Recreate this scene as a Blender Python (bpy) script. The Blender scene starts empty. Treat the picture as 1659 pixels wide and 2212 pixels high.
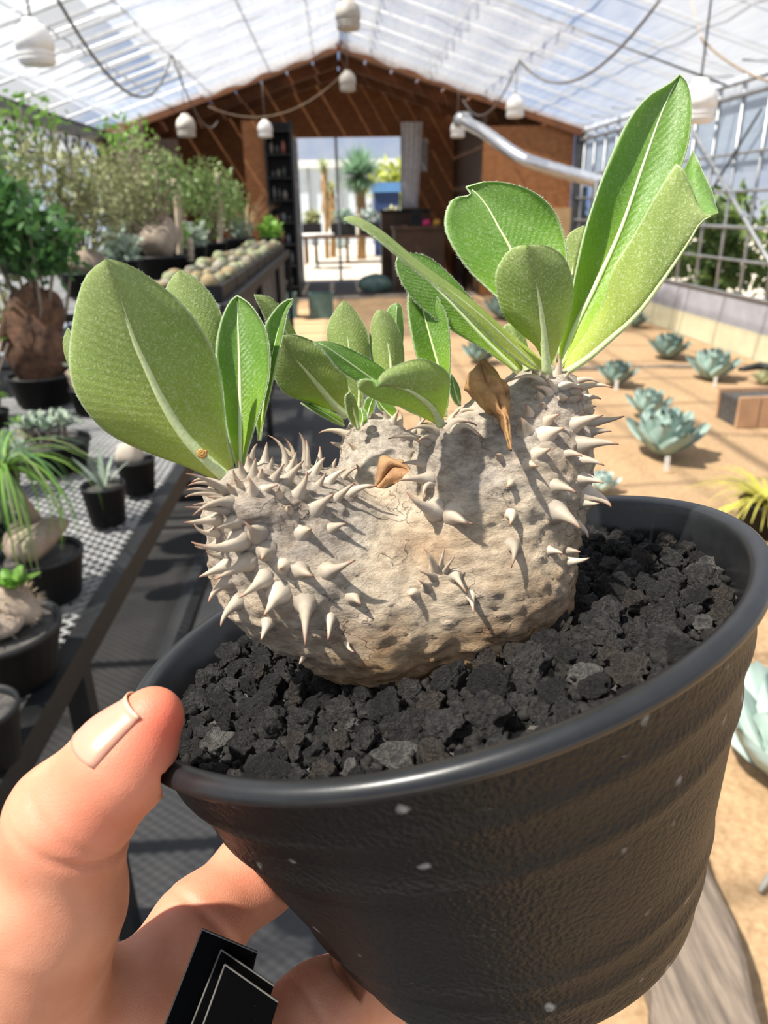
import bpy, math, random
import numpy as np
from mathutils import Vector, Matrix, Euler

random.seed(7); rng = np.random.default_rng(11)
SC = bpy.context.scene
COL = SC.collection

# ------------------------------------------------------------------ camera, world, sun, exposure
FPX, CX, CY = 1600.0, 829.5, 1106.0
CAMH = 1.5
PITCH = math.atan(656 / FPX); YAW = math.radians(3.03); ROLL = math.radians(1.1)
F = np.array([math.sin(YAW) * math.cos(PITCH), math.cos(YAW) * math.cos(PITCH), -math.sin(PITCH)])
RT = np.array([math.cos(YAW), -math.sin(YAW), 0.0])
UP = np.cross(RT, F)
RT, UP = RT * math.cos(ROLL) - UP * math.sin(ROLL), UP * math.cos(ROLL) + RT * math.sin(ROLL)
CAM = np.array([0.0, 0.0, CAMH])
cd = bpy.data.cameras.new('camera'); cam = bpy.data.objects.new('camera', cd); COL.objects.link(cam)
cam.matrix_world = Matrix(((RT[0], UP[0], -F[0], CAM[0]), (RT[1], UP[1], -F[1], CAM[1]), (RT[2], UP[2], -F[2], CAM[2]), (0, 0, 0, 1)))
cd.sensor_fit = 'VERTICAL'; cd.sensor_height = 36.0; cd.sensor_width = 27.0
cd.lens = 36.0 * FPX / 2212.0; cd.clip_start = 0.01; cd.clip_end = 300
cd.dof.use_dof = True; cd.dof.focus_distance = 0.175; cd.dof.aperture_fstop = 25.0
SC.camera = cam

SUN_TO = Vector((-0.50, -0.16, 0.83)).normalized()
SUN_STRENGTH = 13.5; SKY_STRENGTH = 0.40
w = bpy.data.worlds.new('sky'); SC.world = w; w.use_nodes = True
nt = w.node_tree; nt.nodes.clear()
out = nt.nodes.new('ShaderNodeOutputWorld'); bg = nt.nodes.new('ShaderNodeBackground')
tc = nt.nodes.new('ShaderNodeTexCoord'); nz = nt.nodes.new('ShaderNodeTexNoise'); rp = nt.nodes.new('ShaderNodeValToRGB')
mx = nt.nodes.new('ShaderNodeMix'); mx.data_type = 'RGBA'
nz.inputs['Scale'].default_value = 2.6; nz.inputs['Detail'].default_value = 6; nz.inputs['Roughness'].default_value = .6
rp.color_ramp.elements[0].position = .42; rp.color_ramp.elements[1].position = .62
mx.inputs[6].default_value = (.30, .52, .98, 1); mx.inputs[7].default_value = (1.15, 1.17, 1.2, 1)
nt.links.new(tc.outputs['Generated'], nz.inputs['Vector']); nt.links.new(nz.outputs['Fac'], rp.inputs['Fac'])
nt.links.new(rp.outputs['Color'], mx.inputs[0]); nt.links.new(mx.outputs[2], bg.inputs['Color'])
bg.inputs['Strength'].default_value = SKY_STRENGTH * 1.6
nt.links.new(bg.outputs[0], out.inputs[0])
sl = bpy.data.lights.new('sun', 'SUN'); sl.energy = SUN_STRENGTH; sl.angle = math.radians(1.2); sl.color = (1, .95, .86)
so = bpy.data.objects.new('sun', sl); COL.objects.link(so); so.location = (-4, 0, 9)
so.rotation_euler = SUN_TO.to_track_quat('Z', 'Y').to_euler()
SC.view_settings.view_transform = 'Standard'; SC.view_settings.look = 'None'; SC.view_settings.gamma = 1
SC.view_settings.exposure = 0.0; SC.view_settings.use_curve_mapping = False

# ------------------------------------------------------------------ helpers
def ray(px, py):
    return F + (px - CX) / FPX * RT - (py - CY) / FPX * UP
def atz(px, py, Z):                     # camera depth
    return CAM + ray(px, py) * Z
def gp(px, py, z=0.0):                  # on the level plane z
    d = ray(px, py); return CAM + d * ((z - CAMH) / d[2])
def aty(px, py, y):                     # on the upright plane at world y
    d = ray(px, py); return CAM + d * (y / d[1])
def depth(p): return float((np.asarray(p) - CAM) @ F)

class MB:
    def __init__(s): s.v = []; s.f = []; s.n = 0; s.mi = []
    def add(s, v, f, mi=0):
        v = np.asarray(v, float).reshape(-1, 3); s.v.append(v)
        s.f += [tuple(i + s.n for i in q) for q in f]; s.mi += [mi] * len(f); s.n += len(v); return s
    def box(s, lo, hi, mi=0):
        (a, b, c), (d, e, g) = lo, hi
        return s.add([(a,b,c),(d,b,c),(d,e,c),(a,e,c),(a,b,g),(d,b,g),(d,e,g),(a,e,g)],
                     [(0,3,2,1),(4,5,6,7),(0,1,5,4),(1,2,6,5),(2,3,7,6),(3,0,4,7)], mi)
    def tube(s, P, r, n=8, cap=True, mi=0):
        v, f = tube(P, r, n, cap); return s.add(v, f, mi)
    def bar(s, a, b, w, h=None, mi=0):  # rectangular bar from a to b
        a = np.asarray(a, float); b = np.asarray(b, float); h = h or w
        d = (b - a) / np.linalg.norm(b - a); ref = np.array([0, 0, 1.]) if abs(d[2]) < .9 else np.array([0, 1., 0])
        x = np.cross(d, ref); x /= np.linalg.norm(x); y = np.cross(x, d)
        q = [(-w/2,-h/2),(w/2,-h/2),(w/2,h/2),(-w/2,h/2)]
        return s.add([p + x*i + y*j for p in (a, b) for i, j in q], [(0,1,2,3),(7,6,5,4),(0,4,5,1),(1,5,6,2),(2,6,7,3),(3,7,4,0)], mi)

def tube(P, r, n=8, cap=True):
    P = np.asarray(P, float); m = len(P); r = np.broadcast_to(np.asarray(r, float), (m,))
    T = np.gradient(P, axis=0); T /= np.linalg.norm(T, axis=1)[:, None] + 1e-12
    ref = np.array([0, 0, 1.]) if abs(T[0][2]) < .9 else np.array([1., 0, 0])
    x = np.cross(T[0], ref); x /= np.linalg.norm(x); V = []
    a = np.arange(n) * 2 * np.pi / n
    for i in range(m):
        x = x - T[i] * (x @ T[i]); x /= np.linalg.norm(x) + 1e-12; y = np.cross(T[i], x)
        V.append(P[i] + r[i] * (np.cos(a)[:, None] * x + np.sin(a)[:, None] * y))
    f = [(i*n+j, i*n+(j+1)%n, (i+1)*n+(j+1)%n, (i+1)*n+j) for i in range(m-1) for j in range(n)]
    if cap: f += [tuple(range(n-1, -1, -1)), tuple(range((m-1)*n, m*n))]
    return np.concatenate(V), f

def lathe(prof, n=32, closed=False):
    V = []; a = np.arange(n) * 2 * np.pi / n
    for r, z in prof: V.append(np.c_[r*np.cos(a), r*np.sin(a), np.full(n, z)])
    m = len(prof)
    f = [(i*n+j, i*n+(j+1)%n, (i+1)*n+(j+1)%n, (i+1)*n+j) for i in range(m-1) for j in range(n)]
    return np.concatenate(V), f

def root_loc(p):
    while p is not None and p.parent is not None: p = p.parent
    return np.array(p.location) if p is not None else np.zeros(3)
def obj(name, v, f, mat, parent=None, smooth=True, mi=None, origin=None, uv=None):
    v = np.asarray(v, float)
    off = root_loc(parent) if parent is not None else (np.asarray(origin, float) if origin is not None else np.zeros(3))
    me = bpy.data.meshes.new(name); me.from_pydata((v - off).tolist(), [], f)
    for m in (mat if isinstance(mat, (list, tuple)) else [mat]): me.materials.append(m)
    if mi is not None: me.polygons.foreach_set('material_index', mi)
    if smooth: me.polygons.foreach_set('use_smooth', [True] * len(me.polygons))
    if uv is not None:
        l = me.uv_layers.new(name='UVMap'); idx = np.zeros(len(me.loops), int); me.loops.foreach_get('vertex_index', idx)
        l.data.foreach_set('uv', np.asarray(uv)[idx].astype(np.float32).ravel())
    me.update()
    o = bpy.data.objects.new(name, me); COL.objects.link(o)
    if parent is not None: o.parent = parent
    elif origin is not None: o.location = off
    return o
def mb(name, b, mat, parent=None, smooth=False, origin=None):
    return obj(name, np.concatenate(b.v), b.f, mat, parent, smooth, b.mi if any(b.mi) else None, origin)
def tag(o, label=None, cat=None, group=None, kind=None):
    if label: o['label'] = label
    if cat: o['category'] = cat
    if group: o['group'] = group
    if kind: o['kind'] = kind
    return o
def thing(name, label, cat, loc=(0, 0, 0), group=None):
    o = bpy.data.objects.new(name, None); COL.objects.link(o); o.location = [float(i) for i in loc]; o.empty_display_size = .05
    return tag(o, label, cat, group)
def copy_tree(o, parent=None):
    c = o.copy(); COL.objects.link(c)
    if parent is not None: c.parent = parent
    for ch in list(o.children): copy_tree(ch, c)
    return c

_perm = np.random.default_rng(3).random((64, 64, 64)).astype(np.float32)
def vnoise(p):
    p = np.asarray(p, float); i = np.floor(p).astype(int); t = p - i; t = t*t*(3-2*t); r = 0
    for dx in (0, 1):
        for dy in (0, 1):
            for dz in (0, 1):
                wgt = (t[:,0] if dx else 1-t[:,0]) * (t[:,1] if dy else 1-t[:,1]) * (t[:,2] if dz else 1-t[:,2])
                r = r + wgt * _perm[(i[:,0]+dx) % 64, (i[:,1]+dy) % 64, (i[:,2]+dz) % 64]
    return r * 2 - 1
def fbm(p, o=4):
    p = np.asarray(p, float); s = 0; a = 1
    for k in range(o): s = s + a * vnoise(p * 2**k + 17.3*k); a *= .5
    return s

def surface_nets(fn, lo, hi, h):
    lo = np.asarray(lo, float); n = np.ceil((np.asarray(hi) - lo) / h).astype(int) + 1
    ax = [lo[k] + h*np.arange(n[k]) for k in range(3)]
    V = np.empty(n, np.float32)
    for i in range(n[0]):
        Y, Z = np.meshgrid(ax[1], ax[2], indexing='ij')
        V[i] = fn(np.stack([np.full(Y.size, ax[0][i]), Y.ravel(), Z.ravel()], 1)).reshape(n[1], n[2])
    S = V < 0
    c = [S[a:n[0]-1+a, b:n[1]-1+b, d:n[2]-1+d] for a in (0,1) for b in (0,1) for d in (0,1)]
    cnt = sum(x.astype(np.int8) for x in c); act = (cnt > 0) & (cnt < 8); ids = np.argwhere(act)
    index = np.full(act.shape, -1, int); index[act] = np.arange(len(ids))
    pos = np.zeros((len(ids), 3)); k = np.zeros(len(ids))
    offs = [(a,b,d) for a in (0,1) for b in (0,1) for d in (0,1)]
    for p in range(8):
        for q in range(p+1, 8):
            o1, o2 = np.array(offs[p]), np.array(offs[q])
            if np.abs(o1-o2).sum() != 1: continue
            A = V[tuple((ids+o1).T)]; B = V[tuple((ids+o2).T)]; m = (A < 0) != (B < 0)
            t = (A / (A - B + 1e-20))[m][:, None]
            pos[m] += o1 + (o2-o1)*t; k[m] += 1
    pts = lo + h*(ids + pos / k[:, None]); faces = []
    for a in range(3):
        b, d = (a+1) % 3, (a+2) % 3
        sl0 = [slice(None)]*3; sl1 = [slice(None)]*3; sl0[a] = slice(0, n[a]-1); sl1[a] = slice(1, n[a])
        E0, E1 = S[tuple(sl0)], S[tuple(sl1)]; ch = np.argwhere(E0 != E1)
        ok = (ch[:, b] > 0) & (ch[:, d] > 0) & (ch[:, b] < n[b]-1) & (ch[:, d] < n[d]-1); ch = ch[ok]
        inside = E0[tuple(ch.T)]
        def cell(db, dd):
            e = ch.copy(); e[:, b] -= db; e[:, d] -= dd; return index[tuple(e.T)]
        Q = np.stack([cell(1,1), cell(0,1), cell(0,0), cell(1,0)], 1); Q[~inside] = Q[~inside][:, ::-1]
        faces.append(Q)
    def grad(p, e=h*.4):
        return np.stack([fn(p + np.eye(3)[k]*e) - fn(p - np.eye(3)[k]*e) for k in range(3)], 1) / (2*e)
    for _ in range(3):
        g = grad(pts); pts = pts - g * (fn(pts) / ((g**2).sum(1) + 1e-9))[:, None] * .8
    g = grad(pts); g /= np.linalg.norm(g, axis=1)[:, None] + 1e-9
    return pts, [tuple(q) for q in np.concatenate(faces).tolist()], g
def rcone(p, a, b, ra, rb):
    d = b - a; t = np.clip((p - a) @ d / (d @ d), 0, 1); return np.linalg.norm(p - a - t[:, None]*d, axis=1) - (ra + (rb-ra)*t)
def smin(a, b, k):
    h = np.clip(.5 + .5*(b-a)/k, 0, 1); return b + (a-b)*h - k*h*(1-h)

# ------------------------------------------------------------------ materials
MATS = {}
def nd(m, t, **kw):
    n = m.node_tree.nodes.new(t)
    for k, v in kw.items():
        if k in n.inputs.keys(): n.inputs[k].default_value = v
        else: setattr(n, k, v)
    return n
def lk(m, a, b): m.node_tree.links.new(a, b)
def ramp(m, fac, stops):
    r = nd(m, 'ShaderNodeValToRGB'); e = r.color_ramp.elements
    while len(e) < len(stops): e.new(.5)
    for i, (p, c) in enumerate(stops): e[i].position = p; e[i].color = (*c, 1) if len(c) == 3 else c
    if fac is not None: lk(m, fac, r.inputs['Fac'])
    return r
def new(name):
    m = bpy.data.materials.new(name); m.use_nodes = True; m.node_tree.nodes.clear()
    o = nd(m, 'ShaderNodeOutputMaterial'); b = nd(m, 'ShaderNodeBsdfPrincipled'); lk(m, b.outputs[0], o.inputs[0])
    MATS[name] = m; m['o'] = 1; return m, b, o
def pm(name, c1, c2=None, scale=30, rough=.6, bump=0, bscale=None, metal=0, spec=.5, sss=0, rnd=0, detail=5, stretch=None, coord='Object', lo=.35, hi=.65):
    if name in MATS: return MATS[name]
    m, b, o = new(name); c2 = c2 or tuple(x*.75 for x in c1)
    t = nd(m, 'ShaderNodeTexCoord'); src = t.outputs[coord]
    if stretch:
        mp = nd(m, 'ShaderNodeMapping'); mp.inputs['Scale'].default_value = stretch; lk(m, src, mp.inputs['Vector']); src = mp.outputs[0]
    n = nd(m, 'ShaderNodeTexNoise', Scale=scale, Detail=detail, Roughness=.6); lk(m, src, n.inputs['Vector'])
    r = ramp(m, n.outputs['Fac'], [(lo, c1), (hi, c2)]); colr = r.outputs[0]
    if rnd:
        oi = nd(m, 'ShaderNodeObjectInfo'); hs = nd(m, 'ShaderNodeHueSaturation'); ma = nd(m, 'ShaderNodeMapRange')
        ma.inputs[3].default_value = 1-rnd; ma.inputs[4].default_value = 1+rnd
        lk(m, oi.outputs['Random'], ma.inputs[0]); lk(m, ma.outputs[0], hs.inputs['Value']); lk(m, colr, hs.inputs['Color']); colr = hs.outputs[0]
    lk(m, colr, b.inputs['Base Color'])
    b.inputs['Roughness'].default_value = rough; b.inputs['Metallic'].default_value = metal; b.inputs['Specular IOR Level'].default_value = spec
    if sss: b.inputs['Subsurface Weight'].default_value = sss; b.inputs['Subsurface Radius'].default_value = (.01, .004, .002); b.inputs['Subsurface Scale'].default_value = .5
    if bump:
        n2 = nd(m, 'ShaderNodeTexNoise', Scale=bscale or scale*3, Detail=6, Roughness=.65); lk(m, src, n2.inputs['Vector'])
        bp = nd(m, 'ShaderNodeBump', Strength=bump, Distance=.3/(bscale or scale*3)); lk(m, n2.outputs['Fac'], bp.inputs['Height']); lk(m, bp.outputs[0], b.inputs['Normal'])
    return m
def thin(name, c, c2=None, trans=.35, scale=8, rough=.55, rnd=.15):   # leaf-like two-sided material with translucency
    if name in MATS: return MATS[name]
    m = pm(name, c, c2, scale, rough, rnd=rnd); nts = m.node_tree.nodes
    b = next(n for n in nts if n.type == 'BSDF_PRINCIPLED'); o = next(n for n in nts if n.type == 'OUTPUT_MATERIAL')
    tr = nd(m, 'ShaderNodeBsdfTranslucent'); mix = nd(m, 'ShaderNodeMixShader', Fac=trans)
    lk(m, b.inputs['Base Color'].links[0].from_socket, tr.inputs['Color'])
    lk(m, b.outputs[0], mix.inputs[1]); lk(m, tr.outputs[0], mix.inputs[2]); lk(m, mix.outputs[0], o.inputs[0]); return m
def sheet(name, c, transp=.5, transl=.3, rough=.5, wave=0):   # plastic film: part of the light passes straight, part is spread
    m, b, o = new(name); b.inputs['Base Color'].default_value = (*c, 1); b.inputs['Roughness'].default_value = rough
    tr = nd(m, 'ShaderNodeBsdfTransparent'); tl = nd(m, 'ShaderNodeBsdfTranslucent'); tl.inputs['Color'].default_value = (*c, 1)
    t = nd(m, 'ShaderNodeTexCoord'); mp = nd(m, 'ShaderNodeMapping'); mp.inputs['Scale'].default_value = (6, .6, 6)
    n = nd(m, 'ShaderNodeTexNoise', Scale=2.2, Detail=5); lk(m, t.outputs['Object'], mp.inputs[0]); lk(m, mp.outputs[0], n.inputs['Vector'])
    mr = nd(m, 'ShaderNodeMapRange'); mr.inputs[1].default_value = .3; mr.inputs[2].default_value = .7
    mr.inputs[3].default_value = transp-.1; mr.inputs[4].default_value = transp+.1; lk(m, n.outputs['Fac'], mr.inputs[0])
    m1 = nd(m, 'ShaderNodeMixShader', Fac=transl); lk(m, b.outputs[0], m1.inputs[1]); lk(m, tl.outputs[0], m1.inputs[2])
    m2 = nd(m, 'ShaderNodeMixShader'); lk(m, mr.outputs[0], m2.inputs[0]); lk(m, m1.outputs[0], m2.inputs[1]); lk(m, tr.outputs[0], m2.inputs[2])
    lk(m, m2.outputs[0], o.inputs[0]); return m

STEEL = pm('galvanised_steel', (.45, .46, .47), (.33, .34, .35), 12, .45, metal=.6)
DSTEEL = pm('dark_steel', (.09, .095, .10), (.06, .065, .07), 12, .5, metal=.3)
WPIPE = pm('white_pipe', (.72, .72, .72), (.6, .6, .6), 10, .4)
BLACKP = pm('black_plastic', (.009, .0095, .010), (.014, .0145, .0155), 40, .5, bump=.1, spec=.3)
SANDM = pm('sand', (.47, .315, .172), (.27, .165, .083), 48, .95, bump=.8, bscale=120, detail=12, lo=.3, hi=.7)
GROUND = pm('outside_ground', (.52, .45, .36), (.38, .33, .26), 2.5, .95, bump=.3, bscale=40)
MATM = pm('weed_mat', (.022, .023, .026), (.055, .052, .050), 2.2, .7, bump=.35, bscale=220, lo=.4, hi=.75)
WOOD = pm('weathered_timber', (.26, .20, .15), (.11, .085, .065), 7, .85, bump=.5, bscale=30, stretch=(9, .7, 9))
OSB = pm('osb_board', (.34, .135, .04), (.22, .082, .025), 9, .7, stretch=(1, 1, 1.6), detail=8)
BOARD = pm('ceiling_board', (.20, .072, .020), (.11, .038, .011), 3, .65, stretch=(1, 6, 1))
DWOOD = pm('dark_wood', (.09, .045, .022), (.06, .03, .015), 5, .6)
PORC = pm('white_ceramic', (.86, .85, .82), (.78, .76, .72), 20, .3)
DUSTY = pm('dusty_ceramic', (.48, .44, .38), (.36, .33, .29), 25, .5)
WIRE = pm('grey_wire', (.17, .16, .15), (.12, .11, .10), 20, .6)
OWIRE = pm('tan_rope', (.32, .24, .16), (.22, .16, .10), 20, .8)
DUCTM = pm('aluminium_duct', (.75, .76, .78), (.6, .61, .63), 25, .3, metal=.85)
FILM = sheet('roof_film', (.74, .78, .84), .60, .41)
WFILM = sheet('wall_film', (.50, .58, .68), .30, .5)
NETTING = sheet('shade_net', (.55, .55, .56), .45, .5)
CREAM = pm('cream_panel', (.60, .56, .38), (.52, .48, .33), 6, .7)
GREYP = pm('grey_panel', (.36, .36, .40), (.30, .30, .33), 5, .7)
SOILM = pm('dark_soil', (.035, .032, .03), (.10, .09, .08), 60, .95, bump=.8, bscale=90)

# ------------------------------------------------------------------ ground and aisle
b = MB().box((-30, -4, -.3), (30, 60, -.012)); tag(mb('ground', b, GROUND), kind='structure')
EDGE_A, EDGE_B = gp(1525, 1880, .06), gp(1640, 2212, .06)
b = MB().box((-.72, -1.2, -.012), (.36, 9.2, .004)); tag(mb('floor', b, MATM), kind='structure')
# sand bed, gently rolling
gx = np.linspace(.36, 4.15, 70); gy = np.linspace(-1.2, 13.7, 150); X, Y = np.meshgrid(gx, gy, indexing='ij')
P = np.c_[X.ravel(), Y.ravel(), np.zeros(X.size)]; P[:, 2] = .012 + .018 * fbm(P * 1.7, 3) * np.clip((P[:, 0]-.36)*4, 0, 1)
f = [(i*150+j, (i+1)*150+j, (i+1)*150+j+1, i*150+j+1) for i in range(69) for j in range(149)]
tag(obj('sand_bed', P, f, SANDM), kind='structure')
b = MB().box((-.72, 9.2, -.012), (.36, 13.7, .006)); tag(mb('path', b, SANDM), kind='structure')
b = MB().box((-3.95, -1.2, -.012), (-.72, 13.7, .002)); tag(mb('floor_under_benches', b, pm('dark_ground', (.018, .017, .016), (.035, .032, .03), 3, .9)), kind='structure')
def timber(name, a, c, wdt, h, label):
    a = np.array(a); c = np.array(c); d = (c-a)/np.linalg.norm(c-a); s = np.array([-d[1], d[0], 0]); n = 14; V = []
    for i in range(n):
        p = a + (c-a)*i/(n-1); wob = .012*np.array([math.sin(i*2.1), math.sin(i*1.3+1)])
        for sx, z in ((-.5, -.01), (-.5, h-.008), (-.44, h), (-.1, h+.003), (.1, h-.003), (.44, h), (.5, h-.008), (.5, -.01)):
            V.append(p + s*(wdt*sx + wob[0 if sx < 0 else 1]) + np.array([0, 0, z + .004*math.sin(i*1.7+sx*5)]))
    k = 8; f = [(i*k+j, (i+1)*k+j, (i+1)*k+(j+1)%k, i*k+(j+1)%k) for i in range(n-1) for j in range(k)] + [tuple(range(k)), tuple(range((n-1)*k, n*k))[::-1]]
    return tag(obj(name, V, f, WOOD, smooth=False), label, 'timber')
dirv = (EDGE_B - EDGE_A)/np.linalg.norm(EDGE_B-EDGE_A); sidev = np.array([dirv[1], -dirv[0], 0])
if sidev[0] > 0: sidev = -sidev
timber('timber_edging', EDGE_A - dirv*.25 + sidev*.11, EDGE_B + dirv*.5 + sidev*.11, .20, .06, 'weathered grey timber beam edging the sand bed beside the aisle')
timber('timber_edging', gp(1150, 800), gp(1520, 795), .10, .03, 'thin weathered timber lying across the sand between agaves')

# ------------------------------------------------------------------ greenhouse shell
XL, XR, XC = -3.9, 4.2, .15; EAVE, RIDGE = 2.7, 3.98; YB, YF = -3.0, 13.75
def roofz(x): return RIDGE - (RIDGE-EAVE) * abs(x-XC)/(4.05)
ceil = thing('ceiling', None, None); ceil['kind'] = 'structure'
NB = 19; ys = np.linspace(YB, YF, NB+1); cut = XL + .55
for i in range(NB):
    for side in (0, 1):
        if side == 0 and i in (12, 13, 14, 15, 16):      # the vent strip stands open on the left slope
            spans = [(cut, -2.72), (-2.14, XC)]
        else: spans = [(cut, XC)] if side == 0 else [(XC, XR)]
        for a, c in spans:
            n = 9; V = []; t = np.linspace(0, 1, n)
            for y in (ys[i]+.01, (ys[i]+ys[i+1])/2, ys[i+1]-.01):
                for k in range(n):
                    x = a + (c-a)*t[k]; sag = -.03*math.sin(math.pi*t[k]) - (.02 if y not in (ys[i]+.01, ys[i+1]-.01) else 0)
                    V.append((x, y, roofz(x) - .03 + sag))
            f = [(r*n+k, r*n+k+1, (r+1)*n+k+1, (r+1)*n+k) for r in range(2) for k in range(n-1)]
            obj('roof_panel', V, f, FILM, ceil)
for y in ys:
    for a, c in ((XL, XC), (XC, XR)):
        bb = MB().tube([(a, y, roofz(a)), ((a+c)/2, y, roofz((a+c)/2)), (c, y, roofz(c))], .016, 6); mb('rafter', bb, WPIPE, ceil, True)
for k in (13,):
    y = ys[k] + .3
    bb = MB().tube([(XC, y, roofz(XC)-.06), (XR, y, roofz(XR)-.06)], .012, 6); mb('rafter', bb, DSTEEL, ceil, True)
for y in np.arange(ys[12], ys[17], .42):
    mb('glazing_bar', MB().bar((-3.1, y, roofz(-3.1)-.05), (-1.9, y, roofz(-1.9)-.05), .03, .04), WPIPE, ceil)
for x in (-3.3, -2.6, -1.95, -1.0, -.3, .6, 1.5, 2.4, 3.3):
    bb = MB().tube([(x, YB, roofz(x)-.01), (x, YF, roofz(x)-.01)], .012, 6); mb('purlin', bb, STEEL if x > 0 else WPIPE, ceil, True)
bb = MB().tube([(XC, YB, RIDGE+.02), (XC, YF, RIDGE+.02)], .03, 8); mb('ridge_pipe', bb, WPIPE, ceil, True)
bb = MB().box((XL-.1, YB, EAVE-.10), (cut-.06, YF, EAVE-.05)); mb('gutter', bb, DSTEEL, ceil)
# shade curtains gathered under the roof near the hut
for x0, x1, nm in ((-2.0, XC-.05, 0), (XC+.05, 2.6, 1)):
    n, m = 24, 40; V = []
    for i in range(n):
        for j in range(m):
            x = x0 + (x1-x0)*i/(n-1); y = 8.6 + 4.9*j/(m-1)
            V.append((x, y, roofz(x) - .10 - .035*math.sin(j*1.35 + .4*math.sin(i*.7)) - .02*math.sin(i*1.1)))
    f = [(i*m+j, (i+1)*m+j, (i+1)*m+j+1, i*m+j+1) for i in range(n-1) for j in range(m-1)]
    tag(obj('shade_curtain', V, f, NETTING), ('white shade curtain pleated under the roof slope over the bench side', 'white shade curtain pleated under the roof slope over the sand bed')[nm], 'curtain', 'shade curtains')

# right wall
wr = thing('wall_right', None, None); wr['kind'] = 'structure'
mb('low_panel', MB().box((XR-.02, -1, .0), (XR+.02, YF, .27)), CREAM, wr)
mb('low_panel', MB().box((XR-.015, -1, .27), (XR+.015, YF, .58)), GREYP, wr)
mb('film_panel', MB().box((XR+.03, -3, 1.78), (XR+.035, YF, 2.52)), WFILM, wr)
mb('film_panel', MB().box((XR+.03, -3, 2.56), (XR+.035, YF, 2.70)), FILM, wr)
for y in np.arange(-1, YF, .52):
    mb('post', MB().tube([(XR, y, 0), (XR, y, EAVE)], .017, 6), STEEL, wr, True)
for z, r in ((.59, .014), (.93, .014), (1.25, .02), (1.6, .018), (1.96, .016), (2.5, .025), (2.62, .02)):
    mb('rail', MB().tube([(XR-.03, -3, z), (XR-.03, YF, z)], r, 6), STEEL, wr, True)
A = aty(1500, 285, 9); 
def onwall(px, py, x=XR-.05):
    d = ray(px, py); return CAM + d*((x - CAM[0])/d[0])
mb('brace', MB().tube([onwall(1490, 270), onwall(1659, 560), onwall(1740, 700)], .02, 6), STEEL, wr, True)
mb('brace', MB().tube([onwall(1645, 235), onwall(1520, 440)], .014, 6), DSTEEL, wr, True)
for k in range(9):
    y = 5 + k*.9; mb('brace', MB().tube([(XR-.02, y, EAVE), (XR-.3, y+.2, roofz(XR-.3)-.05)], .012, 5), DSTEEL, wr, True)
# left wall
wl = thing('wall_left', None, None); wl['kind'] = 'structure'
mb('film_panel', MB().box((XL-.03, YB, 0), (XL-.025, YF, 2.2)), WFILM, wl)
mb('film_panel', MB().box((XL-.03, YB, 2.22), (XL-.025, YF, EAVE-.1)), FILM, wl)
for z, r in ((2.25, .025), (2.62, .03), (1.2, .015)):
    mb('rail', MB().tube([(XL+.02, YB, z), (XL+.02, YF, z)], r, 6), DSTEEL, wl, True)
for k, y in enumerate(np.arange(1.2, YF-.3, .62)):
    mb('lattice_bar', MB().tube([(XL+.02, y, 2.25), (XL+.02, y+.12, 2.42), (XL+.02, y+.31, 2.55), (XL+.02, y+.50, 2.42), (XL+.02, y+.62, 2.25)], .018, 6), DSTEEL, wl, True)
    mb('post', MB().tube([(XL, y, 0), (XL, y, EAVE)], .022, 6), STEEL, wl, True)

# ------------------------------------------------------------------ wooden hut at the end
YH, YD = 13.8, 17.2
hut = thing('wall_hut', None, None); hut['kind'] = 'structure'
rh = lambda x: RIDGE - .02 - (RIDGE-EAVE)*abs(x-XC)/4.05
def px2x(px, y): return float(aty(px, 450, y)[0])
xd0, xd1 = px2x(640, YD), px2x(872, YD); zd = float(aty(760, 296, YD)[2])
bb = MB().box((XL, YD, 0), (xd0, YD+.1, zd)).box((xd1, YD, 0), (XR, YD+.1, zd)); mb('back_panel', bb, OSB, hut)
V = []; 
for y in (YD, YD+.1): V += [(XL, y, zd), (XR, y, zd), (XR, y, max(rh(XR), zd+.01)), (XC, y, rh(XC)), (XL, y, max(rh(XL), zd+.01))]
obj('gable_panel', V, [(0,1,2,3,4), (9,8,7,6,5), (0,5,6,1), (1,6,7,2), (2,7,8,3), (3,8,9,4), (4,9,5,0)], OSB, hut, False)
for sd in (0, 1):                       # ceiling boards running along the slope
    xe = XL if sd == 0 else XR
    for k in range(9):
        t0, t1 = k/9+.004, (k+1)/9-.004; xa, xb = XC+(xe-XC)*t0, XC+(xe-XC)*t1
        lo = []
        for y in (YH-.12, YD):
            lo += [(xa, y, rh(xa)), (xb, y, rh(xb)), (xb, y, rh(xb)+.03), (xa, y, rh(xa)+.03)]
        obj('ceiling_board', lo, [(0,1,2,3), (7,6,5,4), (0,4,5,1), (1,5,6,2), (2,6,7,3), (3,7,4,0)], BOARD, hut, False)
    for y, h in ((YH-.1, .13), (YH+1.1, .16), (YH+2.2, .16)):
        bb = MB().bar((XC, y, rh(XC)-h/2), (xe, y, rh(xe)-h/2), .06, h); mb('rafter', bb, BOARD, hut)
mb('front_panel', MB().box((XL, YH, 0), (px2x(400, YH), YH+.05, 2.62)), DWOOD, hut)
mb('front_panel', MB().box((px2x(532, YH), YH+.3, 0), (px2x(578, YH), YH+.35, 2.9)), OSB, hut)
mb('front_panel', MB().box((px2x(1040, YH), YH-.02, .0), (px2x(1230, YH), YH+.04, 2.74)), OSB, hut)
mb('front_panel', MB().box((px2x(1205, YH)-.1, YH-.06, .9), (px2x(1232, YH), YH-.02, 1.45)), pm('pale_board', (.55, .36, .18), (.45, .28, .13), 6, .7), hut)
mb('side_panel', MB().box((px2x(1040, YH), YH, 0), (px2x(1040, YH)+.05, YD, 2.9)), DWOOD, hut)
mb('side_panel', MB().box((XL, YH, 0), (XL+.05, YD, 2.7)), OSB, hut)
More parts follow.
